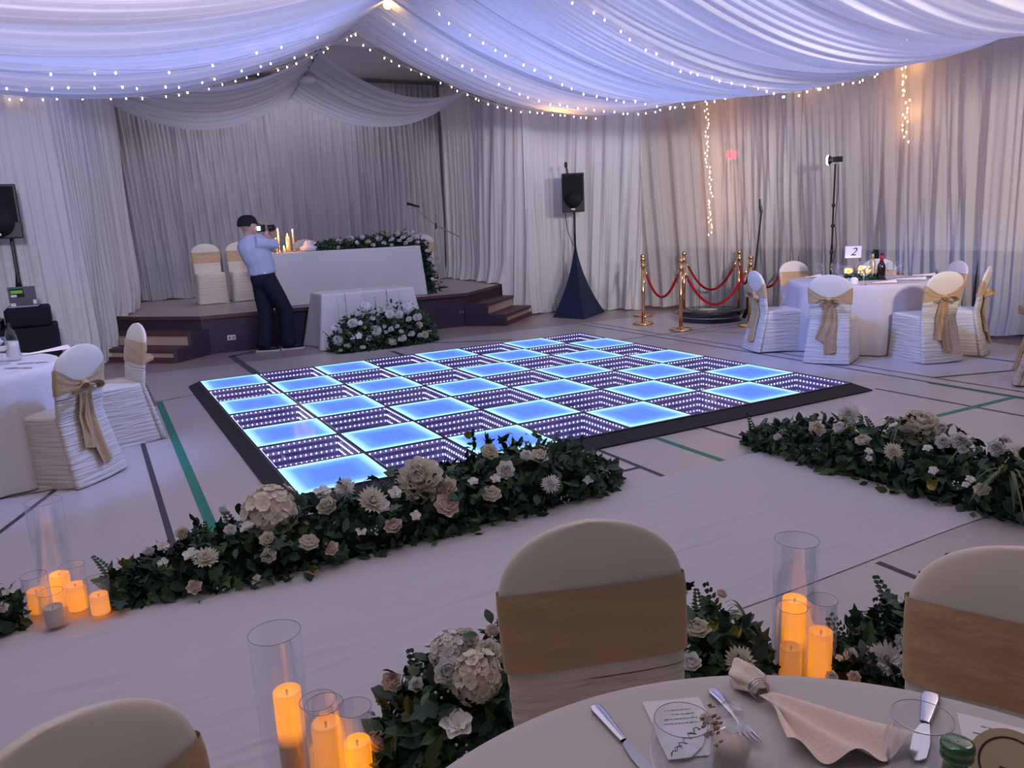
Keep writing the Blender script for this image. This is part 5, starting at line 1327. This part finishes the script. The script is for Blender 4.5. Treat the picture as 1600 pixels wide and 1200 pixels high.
goblet = [(.001, .002), (.032, .003), (.030, .006), (.006, .012), (.0045, .075), (.02, .09), (.036, .12), (.038, .15), (.031, .19), (.029, .19), (.036, .15), (.034, .122), (.018, .093), (.001, .088)]
for i, (u, v, lb) in enumerate([(1279, 436, 'wine glass at the left of table 2 by the far left chair'), (1303, 436, 'wine glass on table 2 just left of the small gold candle holder'), (1311, 440, 'wine glass on table 2 touching the floral greenery'), (1390, 436, 'wine glass on table 2 right of the red-topped bottle'), (1400, 434, 'large wine glass on table 2 beside the folded napkins'), (1408, 438, 'rightmost wine glass on table 2')]):
    p = t2(u, v + 2); lathe_thing('wine_glass', lb, 'glass', [(a * 1.15, b2 * 1.05) for a, b2 in goblet], p, 'glass_small', 'wine glasses on table 2')
def gold_votive(p, R, h, label):
    t = thing('candle_holder', label, 'candle holder', tuple(p), group='gold candle holders on table 2')
    MB().lathe([(.035, 0), (.03, .006), (.006, .015), (.006, h), (.02, h + .01)], (0, 0, 0), 16, 'steel').build('stem', None, t, True, world=False)
    MB().lathe([(.02, h + .01), (R, h + R * .9), (R * .9, h + R * 1.9), (R * .84, h + R * 1.9), (R * .93, h + R * .9), (.015, h + .015)], (0, 0, 0), 20, 'glass_small', False).build('glass_bowl', None, t, True, world=False)
    b = MB(); rr = random.Random(3)
    for k in range(22): b.ball((R * .75 * cos(k * 2.4) * rr.uniform(.5, 1), R * .75 * sin(k * 2.4) * rr.uniform(.5, 1), h + R * rr.uniform(.5, 1.3)), .009, 6, 'glowgold')
    b.build('lights', None, t, world=False)
    lamp('votive_light', 'POINT', tuple(Vector(p) + Vector((0, 0, h + R * 2.2))), (1, .5, .15), .5, .02)
gold_votive(t2(1349, 445), .088, .085, 'large silver-stemmed bowl of warm lights in the middle of table 2')
gold_votive(t2(1325, 436), .058, .045, 'small low bowl of warm light on table 2')
t = garland('low greenery centrepiece on table 2 around the glowing bowls', [(6.62, -2.62), (6.85, -2.78), (7.1, -2.92)], [(0, .05, .03), (.5, .08, .06), (1, .05, .04)], 500, 120, [(1325, 437, 4, 'rosew'), (1317, 432, 3, 'rosep'), (1352, 440, 4, 'rosew'), (1365, 441, 3, 'open')], ((6.8, -2.85, TZ + .05), (-.6, -.7, .4)), .035, zb=TZ + .001, fr=4, group=None)
p = t2(1376, 437); t = thing('champagne_bottle', 'dark bottle with red foil neck on table 2', 'bottle', tuple(p))
MB().lathe([(.001, 0), (.044, .002), (.046, .02), (.046, .14), (.04, .17), (.02, .21)], (0, 0, 0), 24, 'winebottle').build('glass_body', None, t, True, world=False); MB().lathe([(.021, .205), (.017, .25), (.016, .285)], (0, 0, 0), 18, 'foilred').build('foil', None, t, True, world=False); MB().lathe([(.018, .285), (.018, .30), (.001, .302)], (0, 0, 0), 14, 'blackp').build('cap', None, t, world=False)
p = t2(1362, 433); t = thing('wine_bottle', 'pale bottle with gold label behind the red-foil bottle, table 2', 'bottle', tuple(p))
MB().lathe([(.001, 0), (.036, .002), (.038, .02), (.038, .15), (.03, .19), (.016, .22)], (0, 0, 0), 24, 'foilgold').build('glass_body', None, t, True, world=False); MB().lathe([(.017, .215), (.015, .28)], (0, 0, 0), 18, 'foilgold').build('foil', None, t, True, world=False); MB().lathe([(.018, .28), (.018, .298), (.001, .3)], (0, 0, 0), 14, 'blackp').build('cap', None, t, world=False)
p = t2(1334, 444); lathe_thing('teacup', 'small upturned white cup on table 2 near the front edge', 'cup', [(.045, 0), (.045, .03), (.04, .06), (.02, .075), (.001, .076)], p, 'white')
def napk(p, ang, L, w, label, grp):
    r = random.Random(int(abs(p.x) * 100)); c, s = cos(rad(ang)), sin(rad(ang))
    def f(u, v):
        a = pi * u; ww = w * (.35 + .65 * v ** 1.2) * (1 if v > .12 else .9); x = v * L; y = ww * cos(a); z = .004 + ww * .45 * sin(a) * (1 + .35 * sin(9 * u + 3 * v))
        return (p.x + c * x - s * y, p.y + s * x + c * y, TZ + z)
    tag(_rebase(MB().grid(f, 22, 16, 'napkin'), 'napkin', tuple(p)), label, 'napkin', grp)
gn = 'rolled blush napkins on table 2'
napk(t2(1258, 434), -10, .22, .05, 'blush napkin at the left end of table 2', gn); napk(t2(1362, 443), -25, .26, .055, 'blush napkin at the front middle of table 2 by the white cup', gn)
napk(t2(1400, 437), -55, .30, .055, 'blush napkin at the right front of table 2 near the edge', gn); napk(t2(1425, 431), -50, .24, .05, 'blush napkin at the far right side of table 2', gn)
# table 3 settings
p = t2(23, 563); t = thing('water_bottle', 'clear glass bottle with a pale label on the left edge table', 'bottle', tuple(p))
MB().lathe([(.001, .001), (.044, .002), (.046, .02), (.043, .12), (.038, .17), (.028, .21), (.012, .235), (.012, .25)], (0, 0, 0), 28, 'glass_small', False).build('glass_body', None, t, True, world=False)
MB().lathe([(.0455, .03), (.0425, .14)], (0, 0, 0), 28, mat('pale_label', (.5, .5, .5)), False).build('label', None, t, True, world=False)
MB().lathe([(.014, .245), (.014, .268), (.001, .27)], (0, 0, 0), 14, 'blackp').build('cap', None, t, world=False)
p = t2(6, 569); lathe_thing('wine_glass', 'wine glass beside the clear bottle on the left edge table', 'glass', [(a * 1.15, b2 * 1.0) for a, b2 in goblet], p, 'glass_small')
napk(t2(34, 556), 28, .34, .05, 'blush napkin behind the bottle on the left edge table', None)
p = t2(28, 569); knife(p, -20, .2, 'dark knife lying in front of the bottle on the left edge table')
p = t2(8, 576); knife(p, -35, .2, 'second dark knife at the front rim of the left edge table')
p = t2(-2, 565); t = thing('small_centrepiece', 'white flowers on the left edge table cut by the picture edge', 'flowers', tuple(p)); put('rose', FL['rosew'], t, (0, 0, .12), None, .05); put('rose', FL['rose'], t, (.04, -.04, .08), None, .04); MB().lathe([(.03, 0), (.035, .08)], (0, 0, 0), 14, 'glass_small').build('vase', None, t, world=False)

# ------------------------------------------------------------------ photographer
PY = 2.05
def Q(u, v, y=PY): return at(u, v, y, 1)
def limbs(name, segs, m, parent, vox=.012, smooth=8):
    b = MB()
    for pts, rs in segs: b.tube(pts, rs, 14, m)
    o = b.build(name, None, parent, True)
    r = o.modifiers.new('fuse', 'REMESH'); r.mode = 'VOXEL'; r.voxel_size = vox; r.use_smooth_shade = True
    s = o.modifiers.new('soften', 'SMOOTH'); s.factor = .5; s.iterations = smooth
    return o
per = thing('person', 'person in pale blue shirt, dark trousers and black cap photographing the candles', 'person', (1.28, 2.02, 0))
hd = Q(388, 353); nk = Q(388, 366); ch = Q(400, 385); ws = Q(409, 415); hp = Q(411, 432)
# body facing +x (slightly away); left/right = -y/+y
fw = Vector((.93, .3, 0)).normalized(); sd = Vector((.3, -.93, 0)).normalized()   # sd = his right, toward the camera
shR = Q(394, 379) + sd * .12; shL = Q(398, 378) - sd * .17
elR = Q(433, 382, PY - .10); haR = Q(417, 368, PY - .06); elL = Q(430, 380, PY + .2); haL = Q(424, 366, PY + .06)
kR = Q(447, 487, 2.0); kL = Q(415, 487, 2.1); fR = Vector((1.42, 2.0, .07)); fL = Vector((1.10, 2.06, .07))
hR = hp + sd * .085 - Vector((0, 0, .02)); hL = hp - sd * .085 - Vector((0, 0, .02))
body = limbs('body', [([hp, ws, ch, nk - Vector((0, 0, .06))], [(.13, .10), (.12, .10), (.15, .11), (.06, .06)]), ([nk - Vector((0, 0, .10)), nk + Vector((0, 0, .05)), hd], [.062, .055, .05]),
   ([hd + Vector((0, 0, -.10)), hd + Vector((.01, 0, -.06)), hd, hd + Vector((0, 0, .06)), hd + Vector((0, 0, .105))], [.05, .085, .108, .10, .05]),
   ([hd + fw * .06 + Vector((0, 0, -.075)), hd + fw * .085 + Vector((0, 0, -.08))], [.035, .02]), ([hd + fw * .085 + Vector((0, 0, .0)), hd + fw * .118 + Vector((0, 0, -.028))], [.012, .016]),
   ([shR, elR, haR], [.05, .042, .028]), ([shL, elL, haL], [.05, .042, .028]), ([hR, kR, fR], [.075, .05, .04]), ([hL, kL, fL], [.075, .05, .04])], 'skin', per, .012, 4)
def hand(w, d, side):
    b = MB(); pc = w + d * .045; b.tube([w - d * .02, w + d * .03, w + d * .08], [(.024, .018), (.036, .018), (.032, .014)], 10, 'skin')
    n = Vector((0, 0, 1)); s = d.cross(n).normalized()
    for k in range(4):
        o = (k - 1.5) * .018; l = (.055, .068, .064, .048)[k]; a = w + d * .075 + n * o; b.tube([a, a + d * l * .5 + s * side * .008, a + d * l * .75 + s * side * .03, a + d * l * .6 + s * side * .045], [.0085, .008, .0075, .006], 8, 'skin')
    a = w + d * .02 + n * .02; b.tube([a, a + n * .03 + d * .02 + s * side * .015, a + n * .035 + d * .045 + s * side * .03], [.011, .0095, .008], 8, 'skin')
    return b
hand(haR, (fw * -.15 + Vector((0, 0, 1))).normalized(), -1).build('hand', None, per, True); hand(haL, (fw * .2 + Vector((0, 0, 1))).normalized(), 1).build('hand', None, per, True)
limbs('shirt', [([hp + Vector((0, 0, .03)), ws + Vector((-.01, 0, .02)), Q(402, 402), Q(397, 386), Q(393, 377), Q(390, 371), Q(389, 367)], [(.185, .14), (.185, .145), (.195, .16), (.215, .165), (.21, .15), (.15, .11), (.075, .08)]),
   ([shR - fw * .03, shR.lerp(elR, .5), elR, elR.lerp(haR, .18)], [.088, .075, .068, .055]), ([shL - fw * .03, shL.lerp(elL, .5), elL, elL.lerp(haL, .2)], [.088, .075, .068, .055])], 'shirt', per, .014, 6)
limbs('trousers', [([hp + Vector((0, 0, .05)), hp - Vector((0, 0, .04)), hp - Vector((0, 0, .12))], [(.165, .13), (.17, .135), (.15, .12)]), ([hR + Vector((0, 0, .02)), hR.lerp(kR, .5), kR, kR.lerp(fR, .6), fR + Vector((0, 0, -.01))], [.118, .118, .105, .10, .105]), ([hL + Vector((0, 0, .02)), hL.lerp(kL, .5), kL, kL.lerp(fL, .6), fL + Vector((0, 0, -.01))], [.118, .118, .105, .10, .105])], 'trouser', per, .014, 6)
b = MB(); bc = hp + Vector((0, 0, .055)); b.box((bc.x - .02, bc.y - .155, bc.z - .015), (bc.x + .015, bc.y - .138, bc.z + .015), 'whitep'); b.build('belt_tag', None, per)
for f0, dr in ((fR, Vector((.96, -.1, 0))), (fL, Vector((.85, -.35, 0)))):
    d = dr.normalized(); g0 = Vector((f0.x, f0.y, 0)); b = MB(); b.tube([g0 - d * .08 + Vector((0, 0, .055)), g0 + Vector((0, 0, .06)), g0 + d * .1 + Vector((0, 0, .045)), g0 + d * .19 + Vector((0, 0, .035))], [(.04, .04), (.05, .045), (.035, .045), (.018, .03)], 14, 'blackp')
    s_ = Vector((-d.y, d.x, 0)); b2 = [g0 - d * .11 + s_ * .035, g0 + d * .12 + s_ * .047, g0 + d * .2 + s_ * .025, g0 + d * .2 - s_ * .025, g0 + d * .12 - s_ * .047, g0 - d * .11 - s_ * .035]
    sh = b.build('shoe', None, per, True); q = MB(); q.prism([(v.x, v.y) for v in b2][::-1], .003, .024, 'sole'); so = q.build('sole', None, None); so.parent = sh; so.location = (-WORLDLOC[per.name][0], -WORLDLOC[per.name][1], 0)
b = MB()
def capf(u, v):
    a = 2 * pi * u; e = v * pi / 2; rr = .120 * cos(e) ** .6; q = hd + Vector((0, 0, .035)) + (fw * cos(a) * 1.12 + sd * sin(a)) * rr + Vector((0, 0, .108 * sin(e) - .018 * cos(a) * (1 - v) - (.05 if cos(a) < 0 else 0) * (1 - v))) - fw * .012
    return tuple(q)
b.grid(capf, 28, 8, 'capm', True); b.tube([hd + fw * .08 + Vector((0, 0, .035)), hd + fw * .145 + Vector((0, 0, .022))], [(.008, .07), (.005, .05)], 12, 'capm'); b.build('flat_cap', None, per, True)
b = MB()
for k in (-1, 1): b.ball(tuple(hd + fw * .088 + sd * .032 * k + Vector((0, 0, .0))), .012, 8, 'whitep')
b.build('eyes', None, per, True)
b = MB(); b.ball(tuple(hd + sd * .092 + Vector((0, 0, -.01))), .028, 10, 'skin', (.8, .4, 1.2)); b.build('ear', None, per, True)
b = MB(); b.tube([hd + fw * .09 + sd * .075 + Vector((0, 0, .01)), hd + sd * .097 + Vector((0, 0, .01))], .003, 6, 'blackp'); b.tube([hd + fw * .108 + sd * .075, hd + fw * .115 - sd * .075], .006, 6, 'blackp'); b.build('glasses', None, per)
ctr = Q(425, 358, PY - .05)
cm = thing('photo_camera', 'black camera with long lens raised to the photographer\'s eye', 'camera', tuple(ctr))
d = fw; u3 = Vector((0, 0, 1)); c0 = Q(404, 357, PY - .03)
o = plate(c0 + fw * .035, sd, u3, fw, .068, .048, 'blackp', .03).build('camera_body', None, cm); bevel(o, .008)
b = MB(); b.tube([c0 + fw * .06, c0 + fw * .13, c0 + fw * .135, c0 + fw * .22], [.036, .036, .042, .046], 18, 'blackp'); b.build('lens', None, cm, True)
b = plate(c0 + sd * .0 - fw * .0 + u3 * .0, sd, u3, fw, .04, .028, 'screen', .002).build('screen', None, cm)

# ------------------------------------------------------------------ lights
# unseen area lamps above the voile
def over(x, y, sx_, sy_, col, P, z=4.22): lamp('over_voile_lamp', 'AREA', (x, y, z), col, P, sx_, sy_, aim=(x, y, 0))
BL = (.34, .48, 1.0)
over(5.3, -.6, 4.6, 2.6, (.36, .46, 1), 76); over(-.6, -.2, 4.6, 2.6, (.40, .47, 1), 72)
over(5.3, -3.4, 4.6, 2.4, (.40, .44, 1), 38); over(-.6, -3.4, 4.6, 2.4, (.84, .74, 1), 84)
over(5.3, -6.7, 4.6, 2.2, (1, .84, .90), 84); over(-.6, -6.4, 4.6, 2.6, (1, .88, .86), 70)  # warm fill, added to light the runner and foreground
# unseen fill spots, added: rear ones lift the curtains, blue ones the chairs
lamp('curtain_fill_spot', 'SPOT', (4.0, -9.3, 2.9), (1, .86, .82), 1250, .25, aim=(8.4, -1.0, 3.0), spot=54)
lamp('curtain_fill_spot', 'SPOT', (-1.2, -9.3, 2.9), (.86, .84, 1), 1450, .25, aim=(-1.3, 1.6, 2.3), spot=32)
lamp('curtain_fill_spot', 'SPOT', (1.6, -9.3, 2.9), (.93, .90, .96), 1350, .25, aim=(7.0, 2.4, 2.1), spot=30)
lamp('chair_fill_spot', 'SPOT', (2.3, -3.2, 3.6), (.16, .30, 1), 560, .12, aim=(6.2, -2.9, .7), spot=38)
lamp('chair_fill_spot', 'SPOT', (2.3, -3.2, 3.6), (.22, .36, 1), 430, .12, aim=(-1.1, -2.6, .6), spot=30)
lamp('stage_ceiling_light', 'AREA', (2.4, 4.9, 4.2), (.90, .84, 1), 27, 3.6, .5, aim=(2.4, 4.7, 0))
lamp('stage_fill_spot', 'SPOT', (2.0, -1.5, 3.0), (.62, .68, 1), 110, .2, aim=(2.5, 2.4, .9), spot=60)  # unseen fill spot added for the low table and photographer
lamp('ridge_bulb_light', 'POINT', (2.38, -.18, 3.92), (1, .55, .15), 3, .04)
b = MB(); b.ball((2.37, -.15, 3.955), .045, 12, emit('ridge_bulb', (1, .6, .15), 14)); tag(_rebase(b, 'ridge_bulb', (2.37, -.15, 3.955)), 'bright yellow bulb at the peak where the ceiling swags meet', 'bulb')
lamp('bulb_above_voile', 'POINT', (5.15, .85, 3.30), (1, .48, .10), 14, .05)
lamp('bulb_above_voile', 'POINT', (8.22, -.75, 3.52), (1, .55, .2), 5, .05)
for z, y, P, x in ((3.2, 1.2, .9, 8.45), (2.5, 1.2, .9, 8.45), (1.75, 1.2, .7, 8.45), (3.3, -2.1, .9, 8.62), (2.75, -2.1, .9, 8.62)): lamp('string_glow', 'POINT', (x, y, z), (1, .5, .14), P, .05)

W = bpy.data.worlds.new('world'); SC.world = W; W.use_nodes = True
W.node_tree.nodes['Background'].inputs[0].default_value = (.75, .68, .85, 1); W.node_tree.nodes['Background'].inputs[1].default_value = .10
SC.view_settings.view_transform = 'Standard'; SC.view_settings.look = 'None'; SC.view_settings.exposure = .2; SC.view_settings.gamma = 1; SC.view_settings.use_curve_mapping = False
SC.cycles.max_bounces = 6; SC.cycles.diffuse_bounces = 3; SC.cycles.glossy_bounces = 3; SC.cycles.transmission_bounces = 4; SC.cycles.transparent_max_bounces = 12
SC.cycles.sample_clamp_indirect = 2.5; SC.cycles.sample_clamp_direct = 0; SC.cycles.caustics_reflective = False; SC.cycles.caustics_refractive = False
SC.cycles.use_denoising = True
